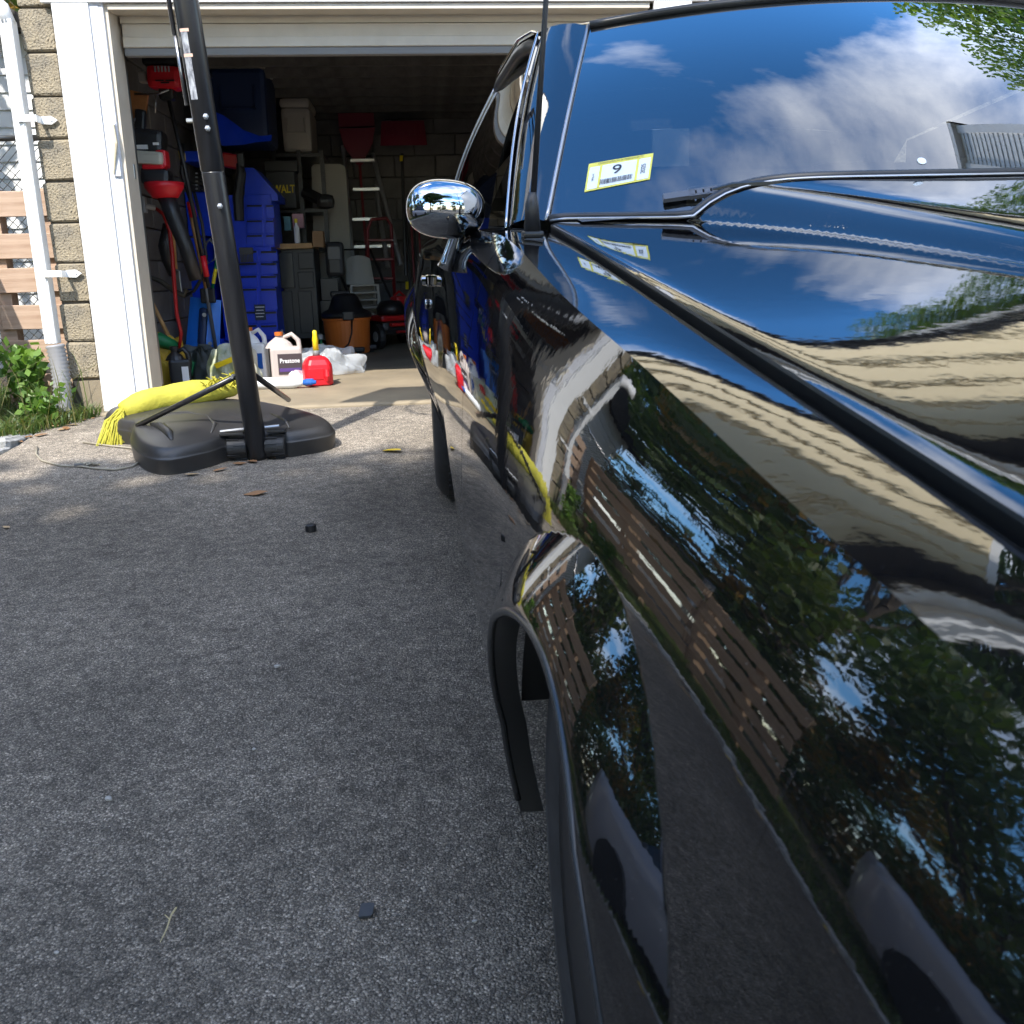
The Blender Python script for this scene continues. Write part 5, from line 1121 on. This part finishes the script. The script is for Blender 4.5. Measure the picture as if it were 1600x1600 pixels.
# leaf blower / second machine with translucent tank, red skirt, black tube
bl_ = thing('leaf_blower', 'black and red leaf blower with cloudy fuel tank hung on the left wall', 'leaf blower', tuple(A(238, 245, 6.2)))
def bb_(name, c, s, m, rot=None, bev=.015): return obj(name, MB().box(c, s, rot, bev=bev), m, bl_)
bb_('housing', (-.01, 0, .08), (.19, .16, .14), BLK, (0, .1, 0), .03); bb_('handle', (-.045, 0, .20), (.06, .05, .13), BLK, (0, .15, 0), .015); bb_('fuel_tank', (-.01, -.05, -.015), (.19, .13, .075), mat('cloudy_tank', (.50, .49, .42), .35), (0, .08, 0), .02)
bb_('red_block', (.07, -.04, -.02), (.06, .10, .10), RED); bb_('tank_base', (.02, -.05, -.065), (.13, .10, .03), RED); bb_('engine', (.02, -.02, -.12), (.17, .14, .10), BLK, (0, .1, 0), .03)
bb_('label', (-.03, -.085, .045), (.065, .006, .025), WHP, None, .002); bb_('label', (.05, -.085, .062), (.035, .006, .015), WHP, None, .002)
q = MB(); q.lathe([(.118, .0), (.112, -.03), (.075, -.085), (.05, -.09)], (.055, -.02, -.15), 'Z', 24); obj('red_skirt', q, RED, bl_, smooth=True)
q = MB(); q.tube([(.06, -.02, -.22), (.09, -.02, -.34), (.14, 0, -.52), (.18, 0, -.72)], [.055, .050, .045, .042], 14); obj('tube', q, BLK, bl_, smooth=True)
q = MB(); q.tube([A(262, 350, 6.5), A(258, 385, 6.5), A(262, 405, 6.5), A(268, 430, 6.55)], [.03, .045, .04, .02], 10); tag(obj('dark_bundle', q, BLK, None, smooth=True), 'black bundled cloth hanging behind the red air hose', 'bundle')
q = MB(); q.tube([A(286, 225, 6.55), A(284, 270, 6.5), A(300, 320, 6.6), A(312, 385, 6.7), A(322, 440, 6.75)], [.012, .014, .012, .012, .012], 8); o = obj('tool_shaft', q, BLK, None, smooth=True); tag(o, 'thin black trimmer shaft with red grip crossing the blue cabinet', 'tool'); q = MB(); q.tube([A(297, 316, 6.58), A(302, 338, 6.62)], .024, 10); obj('red_grip', q, RED, o, smooth=True)
q = MB(); q.tube([A(282, 236, 6.6), A(290, 275, 6.6)], .016, 8); q.box(A(286, 245, 6.56), (.03, .02, .05), bev=.004); tag(obj('spray_wand', q, mat('brass_yellow', (.55, .42, .10), .4), None), 'brass yellow wand hanging above the tool shafts', 'wand')
# ================================================================ blue tool cabinets
yc = 7.9
cabn = thing('tool_cabinet', 'tall bright blue steel tool cabinet of drawers behind the pole', 'tool cabinet', (0, 0, 0))
def quadbox(name, px0, px1, pyt, pyb, y, dep, m, par, bev=.004):
    a, b_ = at(px0, pyt, y), at(px1, pyb, y); c = ((a.x+b_.x)/2, y+dep/2, (a.z+b_.z)/2); return obj(name, MB().box(c, (abs(b_.x-a.x), dep, abs(a.z-b_.z)), bev=bev), m, par)
def turned(px0, px1, pyt, pyb, y): return
body = quadbox('body', 338, 436, 388, 530, 7.9, .5, BLUE, cabn)
fx0, fx1 = 375, 434
for i, (t0, t1) in enumerate(((392, 408), (411, 428), (431, 448), (451, 484), (487, 505), (508, 526))):
    for h0, h1 in ((372, 403), (406, 434)):
        d_ = quadbox('drawer', h0, h1, t0, t1, 7.885, .03, BLUE, cabn, .004)
        a = at(h0+2, t0+2, 7.88); b_ = at(h1-2, t0+3, 7.88); obj('pull', MB().box(((a.x+b_.x)/2, 7.878, a.z), (b_.x-a.x, .014, .014), bev=.003), BLK, d_)
q = quadbox('data_plate', 397, 416, 476, 500, 7.872, .006, mat('plate', (.03, .04, .08), .5), cabn, .001)
tx = MB()
for k in range(4): a = at(399, 480+5*k, 7.868); tx.box((a.x+.035, 7.868, a.z), (.07-.012*(k % 2), .002, .006))
obj('plate_print', tx, WHP, q)
for k, px in enumerate((345, 430)): p = at(px, 535, 7.95); obj('castor', MB().lathe([(.02, -.02), (.055, -.018), (.055, .018), (.02, .02)], (p.x, 7.98, gz(7.98)+.055), 'X', 16), MT['rubber'], cabn)
for px in (345, 430):
    p = at(px, 525, 8.3); obj('castor', MB().lathe([(.02, -.02), (.055, -.018), (.055, .018), (.02, .02)], (p.x, 8.33, gz(8.3)+.055), 'X', 16), MT['rubber'], cabn)
leg = MB(); a, b_ = at(338, 530, 7.9), at(436, 535, 7.9); leg.box(((a.x+b_.x)/2, 8.15, (a.z+gz(8.1)+.11)/2), (abs(b_.x-a.x)*.96, .42, max(.02, a.z-gz(8.1)-.11)), bev=.004); obj('castor_frame', leg, BLUE, cabn)
q = MB(); 
for px, py in ((386, 455), (390, 470)): a = at(px, py, 7.87); q.box(a, (.03, .02, .02), bev=.004)
upc = thing('tool_chest', 'blue open topped tool chest with shallow drawers on the cabinet', 'tool chest', (0, 0, 0))
quadbox('chest_body', 340, 430, 305, 386, 7.92, .45, BLUE, upc)
a = at(384, 262, 7.92); q = MB(); A0, A1, A2, A3 = at(382, 303, 7.92), at(382, 262, 7.92), at(396, 262, 7.92), at(429, 303, 7.92)
q.prism([(A0.x, A0.z), (A1.x, A1.z), (A2.x, A2.z), (A3.x+.02, A3.z), (A3.x+.02, A3.z-.05), (A0.x, A0.z-.05)], 7.93, 8.36, 'Y'); obj('raised_lid', q, BLUE, upc)
for t0, t1 in ((320, 341), (344, 364), (367, 384)):
    for h0, h1 in ((384, 411), (414, 429)):
        d_ = quadbox('drawer', h0, h1, t0, t1, 7.905, .03, BLUE, upc); a = at(h0+2, t0+2, 7.9); b_ = at(h1-2, t0+2, 7.9); obj('pull', MB().box(((a.x+b_.x)/2, 7.898, a.z), (b_.x-a.x, .014, .012), bev=.003), BLK, d_)
q = MB(); a = at(393, 295, 7.98); q.lathe([(.012, -.02), (.014, .03), (.006, .06), (.0, .062)], (a.x, 7.98, a.z), 'Z', 8); q.box((a.x, 7.98, a.z-.025), (.07, .02, .012)); tag(obj('screwdriver', q, YEL, None), 'yellow handled screwdriver on top of the blue chest', 'screwdriver')
side_ = thing('blue_locker', 'plain blue steel locker left of the hoop pole', 'locker', (0, 0, 0))
quadbox('lower_body', 283, 338, 372, 556, 7.75, .5, BLUE, side_); quadbox('upper_body', 288, 336, 300, 368, 7.78, .45, BLUE, side_); quadbox('ledge', 286, 338, 236, 252, 7.7, .4, BLUE, side_)
q = MB()
for k in range(5): a = at(312, 272+6*k, 7.7); q.tube([a, a+Vector((.10, 0, -.012))], .008, 6)
o = obj('wrench_set', q, BLK, None); tag(o, 'row of black wrenches with bright ends racked on the blue locker', 'wrenches')
q = MB()
for k in range(5): a = at(307, 271+6*k, 7.69); q.box(a, (.018, .012, .010), bev=.003)
obj('wrench_end', q, ALU, o)
q = MB(); a = at(385, 392, 7.75); q.box((a.x, 7.75, a.z), (.10, .04, .05), bev=.006)
for k in range(9): q.box((a.x-.045+.011*k, 7.74, a.z-.05), (.006, .02, .07))
tag(obj('bristle_brush', q, mat('grey_bristle', (.10, .10, .10), .8), None), 'small grey bristle brush hanging from the blue cabinet', 'brush')
q = MB(); q.tube([at(374, 345, 7.4), at(372, 310, 7.4), at(377, 270, 7.4), at(374, 255, 7.4)], [.035, .04, .035, .025], 10); q.box(at(376, 250, 7.4), (.05, .05, .10), bev=.012); tag(obj('black_tool', q, BLK, None), 'black cordless tool hanging beside the blue chest', 'power tool')
q = MB(); q.box(at(362, 252, 7.6), (.13, .10, .10), (0, .2, 0), bev=.015); tag(obj('red_drill', q, RED2, None), 'red power tool body above the blue chest', 'power tool')
q = MB(); q.tube([at(322, 380, 7.3), at(318, 395, 7.3), at(325, 412, 7.3), at(336, 405, 7.3), at(338, 385, 7.3), at(328, 374, 7.3), at(322, 380, 7.3)], .010, 6); q.tube([at(336, 395, 7.31), at(342, 420, 7.31)], .008, 6); tag(obj('racket', q, ALU, None, smooth=True), 'metal rimmed racket leaning on the blue locker', 'racket')
# coolers stacked up high
def cooler(name, label, px0, px1, pyt, pyb, y, dep, m, lidm, lidpx):
    Cn = thing(name, label, 'cooler', (0, 0, 0)); a, b_ = at(px0, pyt, y), at(px1, pyb, y); w, h = abs(b_.x-a.x), abs(a.z-b_.z); cx = (a.x+b_.x)/2
    lz = at(px1, lidpx, y).z; hb = lz-b_.z
    q = MB(); q.box((0, 0, 0), (w*.96, dep, hb), None, 1.04, .035); obj('tub', q, m, Cn, loc=(cx, y+dep/2, b_.z+hb/2)); q = MB(); q.box((0, 0, 0), (w*1.02, dep*1.03, a.z-lz), None, 1.0, .03); obj('lid', q, lidm, Cn, loc=(cx, y+dep/2, (a.z+lz)/2))
    q = MB(); q.tube([(cx-w*.3, y-.012, b_.z+hb*.78), (cx-w*.3, y-.02, b_.z+hb*.45), (cx+w*.3, y-.02, b_.z+hb*.45), (cx+w*.3, y-.012, b_.z+hb*.78)], .010, 6); obj('handle', q, m, Cn); return Cn
cooler('blue_cooler', 'large navy cooler with pale lid stacked high behind the pole', 322, 422, 97, 222, 7.9, .55, NAVY, CREAMP, 106)
cooler('white_cooler', 'cream white cooler on the black shelf behind the navy cooler', 436, 489, 153, 238, 8.9, .5, CREAMP, CREAMP, 168)
q = MB(); q.grid([[at(px, py+3*math.sin(k), 7.75+.02*i) for k, (px, py) in enumerate(((325, 170), (350, 178), (380, 200), (405, 212), (425, 213)))] for i, dpy in enumerate((0,))]+[[at(px, py, 7.73) for (px, py) in ((325, 222), (350, 228), (380, 226), (400, 222), (424, 220))]]); o = obj('blue_tarp', q, BLUE, None); tag(o, 'blue tarp edge draped under the navy cooler', 'tarp')
# black shelving rack with tool box
rk = thing('shelf_rack', 'black slotted steel shelving rack in the dark middle of the garage', 'shelf rack', (0, 0, 0))
for px in (427, 466, 502):
    a, b_ = at(px, 235, 8.85), at(px, 520, 8.85); q = MB(); q.box((a.x, 8.85, (a.z+gz(8.85))/2), (.035, .035, a.z-gz(8.85))); 
    for k in range(14): q.box((a.x, 8.83, a.z-.06-.05*k), (.012, .004, .02))
    obj('upright', q, BLK, rk)
for py in (243, 330, 392): a, b_ = at(425, py, 8.85), at(505, py, 8.85); obj('shelf', MB().box(((a.x+b_.x)/2, 9.1, a.z), (b_.x-a.x, .5, .03)), BLK, rk)
tb_ = thing('tool_box', 'black hard tool case with yellow lettering on the shelf rack', 'tool box', (0, 0, 0)); quadbox('case', 412, 464, 262, 326, 8.72, .3, BLK, tb_, .015); quadbox('lid', 411, 465, 250, 268, 8.71, .32, BLK, tb_, .012)
p = at(436, 296, 8.70); text_obj('brand_print', 'DEWALT', .09, YEL, tb_, frame3((p.x, 8.705, p.z), (1, 0, 0), (0, 0, 1)), .002, abs(at(460, 296, 8.7).x-at(411, 296, 8.7).x), .002)
q = MB(); q.box(at(508, 315, 8.8), (.16, .16, .12), bev=.05); q.tube([at(475, 300, 8.8), at(500, 312, 8.75)], .05, 10); tag(obj('dark_pouch', q, BLK, None), 'black soft pouch hanging off the right end of the shelf rack', 'pouch')
bench = thing('work_bench', 'low dark cabinet bench with a tan wooden top', 'bench', (0, 0, 0)); quadbox('top', 425, 488, 381, 388, 8.2, .5, MT['handle'], bench); quadbox('cabinet', 438, 500, 389, 528, 8.28, .45, BLK, bench)
for px, pt, pb in ((447, 395, 450), (447, 455, 520), (477, 395, 420), (477, 425, 450), (477, 455, 520)): quadbox('drawer', px-12, px+14, pt, pb, 8.26, .02, mat('black_front', (.012, .012, .013), .35) if px == 447 and pt == 395 else BLK, bench, .005)
def small_box(name, label, cat, px0, px1, pyt, pyb, y, dep, m): o = quadbox(name, px0, px1, pyt, pyb, y, dep, m, None); tag(o, label, cat); return o
small_box('carton', 'brown carton with a paper label on the bench end', 'box', 487, 506, 361, 386, 8.25, .15, mat('carton', (.34, .20, .10), .8))
small_box('pink_box', 'pink and blue packet standing on the bench', 'box', 456, 475, 334, 356, 8.4, .06, mat('pink_box', (.55, .30, .33), .6)); small_box('teal_box', 'teal packet behind the glue bottle on the bench', 'box', 443, 455, 338, 360, 8.42, .06, mat('teal_box', (.10, .26, .30), .6))
q = MB(); a = at(465, 380, 8.22); q.lathe([(.022, 0), (.024, .02), (.022, .12), (.010, .15), (.008, .17), (.0, .17)], (a.x, 8.22, a.z), 'Z', 12); o = obj('glue_bottle', q, WHP, None); tag(o, 'white glue bottle with yellow cap on the bench', 'bottle'); obj('cap', MB().lathe([(.014, 0), (.014, .03), (.0, .035)], (a.x, 8.22, a.z+.16), 'Z', 10), YEL, o)
hv = thing('battery_charger', 'black rounded battery charger case beside the carton', 'charger', (0, 0, 0)); quadbox('case', 506, 538, 378, 432, 8.4, .2, BLK, hv, .035); quadbox('face', 511, 532, 386, 405, 8.39, .02, mat('grey_face', (.08, .08, .085), .4), hv, .004)
for k, (py, lb) in enumerate(((455, 'upper'), (490, 'lower'))): small_box('storage_crate', lb+' black storage crate stacked between the bench and the shop vacuum', 'crate', 500, 530, py-20, py+14, 8.5, .3, BLK)
# white folding table on edge, stacked chairs
q = MB(); a, b_, c_, d_ = at(488, 258, 9.6), at(541, 258, 9.6), at(552, 470, 9.5), at(490, 470, 9.5); q.prism([(a.x, a.z-.03), (a.x+.03, a.z), (b_.x-.05, b_.z), (b_.x-.012, b_.z-.02), (b_.x, b_.z-.06), (c_.x, gz(9.5)), (d_.x, gz(9.5))], 9.5, 9.55, 'Y'); tag(obj('folding_table', q, TBL, None), 'pale plastic folding table top stood on end at the back', 'folding table')
for k in range(5):
    cz = .065*k; ch = thing('stacked_chair', ('topmost', 'second from the top', 'middle', 'fourth from the top', 'lowest')[4-k]+' of the pale plastic chairs stacked by the folding table', 'chair', (at(568, 470, 9.0).x, 9.0, gz(9)+cz), (0, 0, .2), 'stacked pale plastic chairs')
    if k == 0:
        def chair_parts(T):
            T.scale = (.62, .62, .62)
            obj('seat', MB().box((0, 0, .42), (.42, .42, .03), bev=.012), TBL, T); g = MB(); g.grid([[(.21*u*(1-.15*v), .20+.10*v-.05*(1-u*u), .43+.42*v*(1-.12*u*u)) for u in np.linspace(-1, 1, 9)] for v in np.linspace(0, 1, 6)]); obj('backrest', g, TBL, T, smooth=True)
            for x in (-.19, .19):
                for y in (-.19, .19): obj('leg', MB().tube([(x, y, .42), (x*1.15, y*1.1, 0)], [.022, .015], 6), TBL, T)
        chair_parts(ch); ch0 = ch
    else:
        ch.scale = (.62, .62, .62)
        for cc in ch0.children: copy_tree(cc, ch)
# ladders / hand truck / dark red shovels / rakes on the back wall
ld = thing('step_ladder', 'silver aluminium stepladder leaning on the back wall', 'ladder', (0, 0, 0))
for x0, y0, x1, y1 in ((582, 240, 626, 414), (586, 290, 606, 418), (536, 228, 552, 420)): obj('rail', MB().tube([at(x0, y0, 9.9), at(x1, y1, 9.55)], .022, 6), ALU, ld)
for x0, y0, x1, y1 in ((548, 252, 585, 250), (552, 297, 593, 295), (551, 343, 600, 342), (553, 386, 614, 384)): obj('step', MB().box((at(x0, y0, 9.75)+at(x1, y1, 9.75))/2, ((at(x1, y1, 9.75)-at(x0, y0, 9.75)).length, .08, .025)), ALU, ld)
ht = thing('hand_truck', 'maroon steel hand truck standing in front of the stepladder', 'hand truck', (0, 0, 0))
q = MB(); q.tube([at(577, 475, 9.3), at(574, 360, 9.35), at(580, 343, 9.35), at(604, 341, 9.35), at(611, 352, 9.35), at(617, 475, 9.3)], .016, 8); obj('frame', q, MAROON, ht, smooth=True)
for py in (375, 405, 435): q = MB(); q.tube([at(576, py, 9.3), at(614, py, 9.3)], .012, 6); obj('crossbar', q, MAROON, ht)
for px in (572, 622): obj('wheel', MB().lathe([(.03, -.03), (.10, -.025), (.11, 0), (.10, .025), (.03, .03)], (at(px, 480, 9.3).x, 9.25, gz(9.3)+.11), 'X', 16), MT['rubber'], ht)
s1 = thing('red_shovel', 'dark red pointed snow scoop hanging head up on the back wall', 'shovel', (0, 0, 0))
q = MB(); a = [at(*v, 9.9) for v in ((530, 202), (586, 200), (582, 225), (566, 258), (558, 258), (538, 230))]; q.prism([(v.x, v.z) for v in a], 9.86, 9.9, 'Y'); obj('scoop', q, DRED, s1); obj('handle', MB().tube([at(562, 258, 9.88), at(573, 400, 9.7)], .013, 6), MAROON, s1)
q = MB(); a = [at(*v, 9.95) for v in ((528, 175), (583, 172), (586, 198), (530, 200))]; q.prism([(v.x, v.z) for v in a], 9.92, 9.96, 'Y'); obj('scoop_back', q, DRED, s1)
s2 = thing('wide_shovel', 'dark red wide snow shovel hanging beside the pointed scoop', 'shovel', (0, 0, 0))
o = obj('scoop', shovel_scoop(at(630, 208, 9.8), .45, .22, .06, .1), DRED, s2, smooth=True); q = MB()
for k in range(7): a = at(603+9*k, 200, 9.73); q.box(a, (.012, .012, .12))
obj('rib', q, DRED, s2); obj('handle', MB().tube([at(628, 240, 9.85), at(634, 430, 9.7)], .015, 6), BLK, s2); q = MB(); q.tube([at(627, 243, 9.84), at(627, 252, 9.84)], .018, 8); obj('yellow_band', q, YEL, s2)
for k, (x0, x1, y0, lb) in enumerate(((640, 648, 330, 'leftmost'), (646, 655, 300, 'second'), (652, 660, 340, 'third'), (658, 668, 320, 'rightmost'))):
    o = obj('garden_tool', MB().tube([at(x0-6, y0, 9.9), at(x1-6, 470, 9.7)], .011, 6), MAROON if k % 2 else BLK, None); tag(o, lb+' of the thin dark tool handles lined up at the back right', 'garden tool', 'tool handles at the back wall')
q = MB(); q.tube([at(636, 440, 9.65), at(636, 452, 9.65)], .016, 8); tag(obj('yellow_tape', q, YEL, None), 'small yellow tape band on a dark handle at the back', 'tape')
q = MB(); q.lathe([(.03, 0), (.06, -.03), (.05, -.06), (.0, -.07)], at(744, 95, 8.2), 'Z', 14); tag(obj('ceiling_lamp', q, CREAMP, None), 'small round lamp hanging under the garage ceiling', 'lamp')
# shop vacuum
vy = 8.1; a = at(508, 497, vy); b_ = at(583, 551, vy); vr = (at(583, 520, vy).x-at(508, 520, vy).x)/2; vc = at(545, 551, vy); hv_ = at(545, 496, vy).z-vc.z
vac = thing('shop_vacuum', 'orange drum shop vacuum with black lid in the middle of the garage', 'shop vacuum', (vc.x, vy, vc.z))
q = MB(); q.lathe([(vr*.86, 0), (vr*.90, .02), (vr*.98, hv_*.93), (vr*1.03, hv_*.95), (vr*1.03, hv_)], (0, 0, 0), 'Z', 36); obj('drum', q, ORG, vac, smooth=False)
q = MB(); q.lathe([(vr*1.05, 0), (vr*1.05, .03), (vr*.95, .05), (vr*.72, .07), (vr*.55, .16), (vr*.40, .19), (.0, .20)], (0, 0, hv_), 'Z', 30); obj('lid', q, BLK, vac, smooth=True); q = MB(); q.box((.03, -vr*1.02, hv_+.02), (.09, .03, .07), bev=.01); q.box((-vr*.2, 0, hv_+.19), (.16, .06, .05), bev=.02); obj('latch', q, BLK, vac)
for a in np.radians([-60, -120, 20, 160]): q = MB(); q.lathe([(.03, -.02), (.045, 0), (.03, .02)], (vr*1.0*math.cos(a), vr*1.0*math.sin(a), -.0), 'X', 12); q.box((vr*1.0*math.cos(a), vr*1.0*math.sin(a), .035), (.09, .09, .04), bev=.012); obj('caster', q, BLK, vac)
q = MB(); q.tube([(.06, -vr*1.06, hv_+.0), (.05, -vr*1.10, hv_*.6), (.02, -vr*1.05, hv_*.3), (-.05, -vr*1.0, .02), (-.10, -vr*1.1, -.02)], .006, 6); obj('cord', q, BLK, vac, smooth=True)
# mower with red deck
my = 8.6; mc = at(612, 520, my); mw = thing('lawn_mower', 'red and black lawn mower parked at the back right of the shop vacuum', 'lawn mower', (mc.x, my, gz(my)), (0, 0, .5))
q = MB(); q.box((0, 0, .17), (.42, .5, .12), bev=.05); obj('deck', q, BLK, mw); q = MB(); q.box((-.02, -.05, .25), (.36, .34, .05), bev=.02); obj('red_cover', q, RED2, mw); q = MB(); q.lathe([(.12, 0), (.13, .06), (.09, .12), (.0, .13)], (.02, .03, .27), 'Z', 20); obj('engine', q, BLK, mw, smooth=True); q = MB(); q.box((.12, .05, .37), (.13, .14, .12), bev=.03); q.tube([(.07, .05, .43), (.12, .05, .47), (.17, .05, .43)], .010, 6); obj('red_tank', q, RED2, mw)
for x, y in ((-.24, -.22), (.24, -.22), (-.24, .22), (.24, .22)): q = MB(); q.lathe([(.03, -.025), (.10, -.025), (.105, 0), (.10, .025), (.03, .025)], (x, y, .105), 'X', 20); o = obj('wheel', q, MT['rubber'], mw); obj('hub', MB().lathe([(.0, -.03), (.045, -.028), (.045, .028), (.0, .03)], (x, y, .105), 'X', 12), GREYJ, o)
q = MB(); q.tube([(-.2, .2, .2), (-.2, .75, .85), (.2, .75, .85), (.2, .2, .2)], .012, 6); obj('handlebar', q, BLK, mw); q = MB(); q.box((0, -.28, .2), (.3, .05, .03), bev=.01); q.box((.02, -.29, .14), (.24, .03, .02), bev=.008); obj('red_trim', q, RED2, mw)
p = at(501, 528, 7.6); q = MB(); q.lathe([(.025, 0), (.03, .02), (.03, .10), (.012, .13), (.012, .16)], (p.x, 7.6, gz(7.6)), 'Z', 12); o = obj('green_bottle', q, GREEN, None); tag(o, 'bright green spray bottle on the floor behind the clear bag', 'bottle'); obj('cap', MB().box((p.x, 7.6, gz(7.6)+.18), (.035, .06, .04), bev=.008), GREYJ, o)
p = at(452, 540, 7.5); q = MB(); q.tube([(p.x-.05, 7.5, gz(7.5)+.25), (p.x, 7.5, gz(7.5)+.12), (p.x+.08, 7.45, gz(7.5)+.03)], [.008, .012, .02], 8); q.box((p.x+.10, 7.45, gz(7.5)+.06), (.08, .05, .10), bev=.015); tag(obj('grey_wand', q, GREYJ, None), 'grey vacuum wand lying in front of the blue cabinet foot', 'wand')
# ================================================================ vegetation and neighbours out of frame but mirrored in the paint
def weed(label, x, y, h, n, s, mats):
    T = thing('leafy_weed', label, 'weed', (x, y, drive_z(y)), group=None); mb = MB()
    cs = []
    for i in range(7):
        a = random.uniform(0, 6.28); r = random.uniform(.05, .16); top = (r*math.cos(a), r*math.sin(a), h*random.uniform(.6, 1)); mb.tube([(0, 0, 0), (top[0]*.4, top[1]*.4, top[2]*.5), top], [.004, .003, .0015], 4); cs.append((*top, .09)); cs.append((top[0]*.6, top[1]*.6, top[2]*.6, .09))
    obj('stem', mb, mats[0], T); crown('foliage', T, cs, n, s, mats, 1.0)
WL = [leaf_mat('weed_a', (.10, .20, .03)), leaf_mat('weed_b', (.15, .26, .045)), leaf_mat('weed_c', (.07, .15, .025))]
weed('bushy bright green weed growing up beside the corrugated drain hose', -2.16, 5.35, .42, 420, .035, WL); weed('smaller green weed at the far left below the wooden boards', -2.45, 5.15, .35, 300, .035, WL); weed('low green weed at the foot of the block pier', -1.99, 5.12, .16, 120, .025, WL)
sg_ = stuff(blades('dry_stems', np.c_[rng.uniform(-2.35, -1.75, 60), rng.uniform(5.0, 5.3, 60), np.full(60, -.01)], .18, .5, .002, [G[2], G[1]], .8)); tag(sg_, 'thin tall dry grass stems by the downspout and white jamb', 'grass')
LB = [leaf_mat('maple_a', (.09, .15, .03), .45), leaf_mat('maple_b', (.12, .175, .04), .45), leaf_mat('maple_c', (.06, .11, .022), .45)]
tree('maple_tree', 'large green maple spreading over the roof on the right', 8.3, 7.8, 0, 8.8, 3.6, 34, 42000, .09, LB, None, .22, 1.0, .5)
YT = ((-7.6, 4.6, 6.6, 2.4, 'wide yard tree with gold tinted leaves behind the garage end of the pallet fence'), (-7.4, 1.6, 6.4, 2.3, 'tallest olive yard tree behind the middle of the pallet fence'), (-7.8, -1.4, 3.9, 1.9, 'rounded yard tree behind the near end of the pallet fence'), (-9.5, -5.0, 4.8, 2.2, 'spreading yard tree standing nearest the street'), (-8.6, 8.4, 8.0, 2.6, 'tall yard tree to the left behind the white shed'), (-4.2, 12.6, 8.4, 2.8, 'distant yard tree behind the garage'), (-5.4, 7.4, 7.0, 2.2, 'dense yard tree close beside the white shed'))
for i, (x, y, h, r, lb) in enumerate(YT):
    tree('yard_tree', lb, x, y, -.4, h, r, 22, 15000, .072, LY, 'yard trees beyond the fence', .14, 1.0, .16)
for i, (x, y, h, r, lb) in enumerate(((-7, -19, 8, 3.0, 'street tree at the left across the road behind the camera'), (-1.5, -21, 9, 3.2, 'street tree straight behind across the road'), (4.5, -19, 7.5, 3.0, 'street tree to the right across the road'), (10.5, -18, 9, 3.4, 'street tree farthest right across the road'))):
    tree('street_tree', lb, x, y, -1.3, h, r, 16, 5000, .16, LV, 'trees across the road', .18, 1.0, .12)
for k, (hy, hh) in enumerate(((5.2, 1.5), (3.2, 1.75), (1.1, 1.6), (-1.0, 1.8))):
    hb2 = thing('hedge', ('low hedge section nearest the shed', 'second hedge section from the shed', 'third hedge section from the shed', 'hedge section nearest the street')[k]+' behind the pallet fence', 'hedge', (-5.3, hy, -.3), group='hedge sections behind the pallet fence')
    q = MB()
    for j in range(5): q.tube([(0, -.8+.4*j, -.1), (random.uniform(-.1, .1), -.8+.4*j, hh*.8)], [.03, .01], 5)
    obj('stem', q, BARK, hb2); crown('foliage', hb2, [(random.uniform(-.15, .15), -.85+.42*j, hh*(.25+.36*i), .42) for j in range(5) for i in range(3)], 4200, .055, LY, 1.0)
tree('shade_tree', 'tall dense tree behind the left of the drive shading the foreground', -4.8, -8.5, -.8, 12.0, 4.8, 80, 64000, .19, LV, None, .3, 1.0, .38)  # added out of view, crown placed and thickened to shade the foreground drive
# grey car parked on the left beyond the kerb
GC = mat('grey_paint', (.33, .33, .37), .35, spec=.5, coat=.6)
gcar = thing('grey_car', 'grey parked car to the left of the drive, mirrored in the black fender', 'car', (-3.38, .45, drive_z(.45)), (SL, 0, 0))
def prof_body(zs, hw):
    g = MB(); ys_ = np.linspace(-2.2, 2.2, 23); rows = []
    for y in ys_:
        e = 1-max(0, abs(y)-1.9)/.3*.25; r = [(-hw*e, y, .25), (-hw*1.02*e, y, .5), (-hw*e, y, .75), (-hw*.95*e, y, zs(y)), (0, y, zs(y)+.03), (hw*.95*e, y, zs(y)), (hw*e, y, .75), (hw*1.02*e, y, .5), (hw*e, y, .25)]; rows.append(r)
    g.grid(rows); g.f.append(tuple(range(9))); g.f.append(tuple(len(g.v)-9+k for k in range(9))); g.m += [0, 0]; return g
obj('body', prof_body(lambda y: .92-.05*max(0, abs(y)-1.2), .88), GC, gcar, smooth=True)
g = MB(); g.grid([[(-.78*k, y0, z), (-.6*k2, y0, z2)] for k, y0, z, k2, z2 in ((1, -1.5, .92, 1, .93), (1, -.8, .92, 1, 1.42), (1, .6, .92, 1, 1.42), (1, 1.4, .92, 1, .93))]); g.grid([[(.78, y0, .92), (.6, y0, z2)] for y0, z2 in ((-1.5, .93), (-.8, 1.42), (.6, 1.42), (1.4, .93))]); obj('side_glass', g, MT['darkpane'], gcar)
g = MB(); g.grid([[(x, y0, z) for x in (-.6, 0, .6)] for y0, z in ((-1.5, .93), (-.8, 1.42), (.6, 1.42), (1.4, .93))]); obj('roof', g, GC, gcar)
for x in (-.86, .86):
    for y in (-1.35, 1.35): obj('wheel', MB().lathe([(.1, -.1), (.3, -.1), (.32, 0), (.3, .1), (.1, .1)], (x, y, .32), 'X', 24), MT['rubber'], gcar)
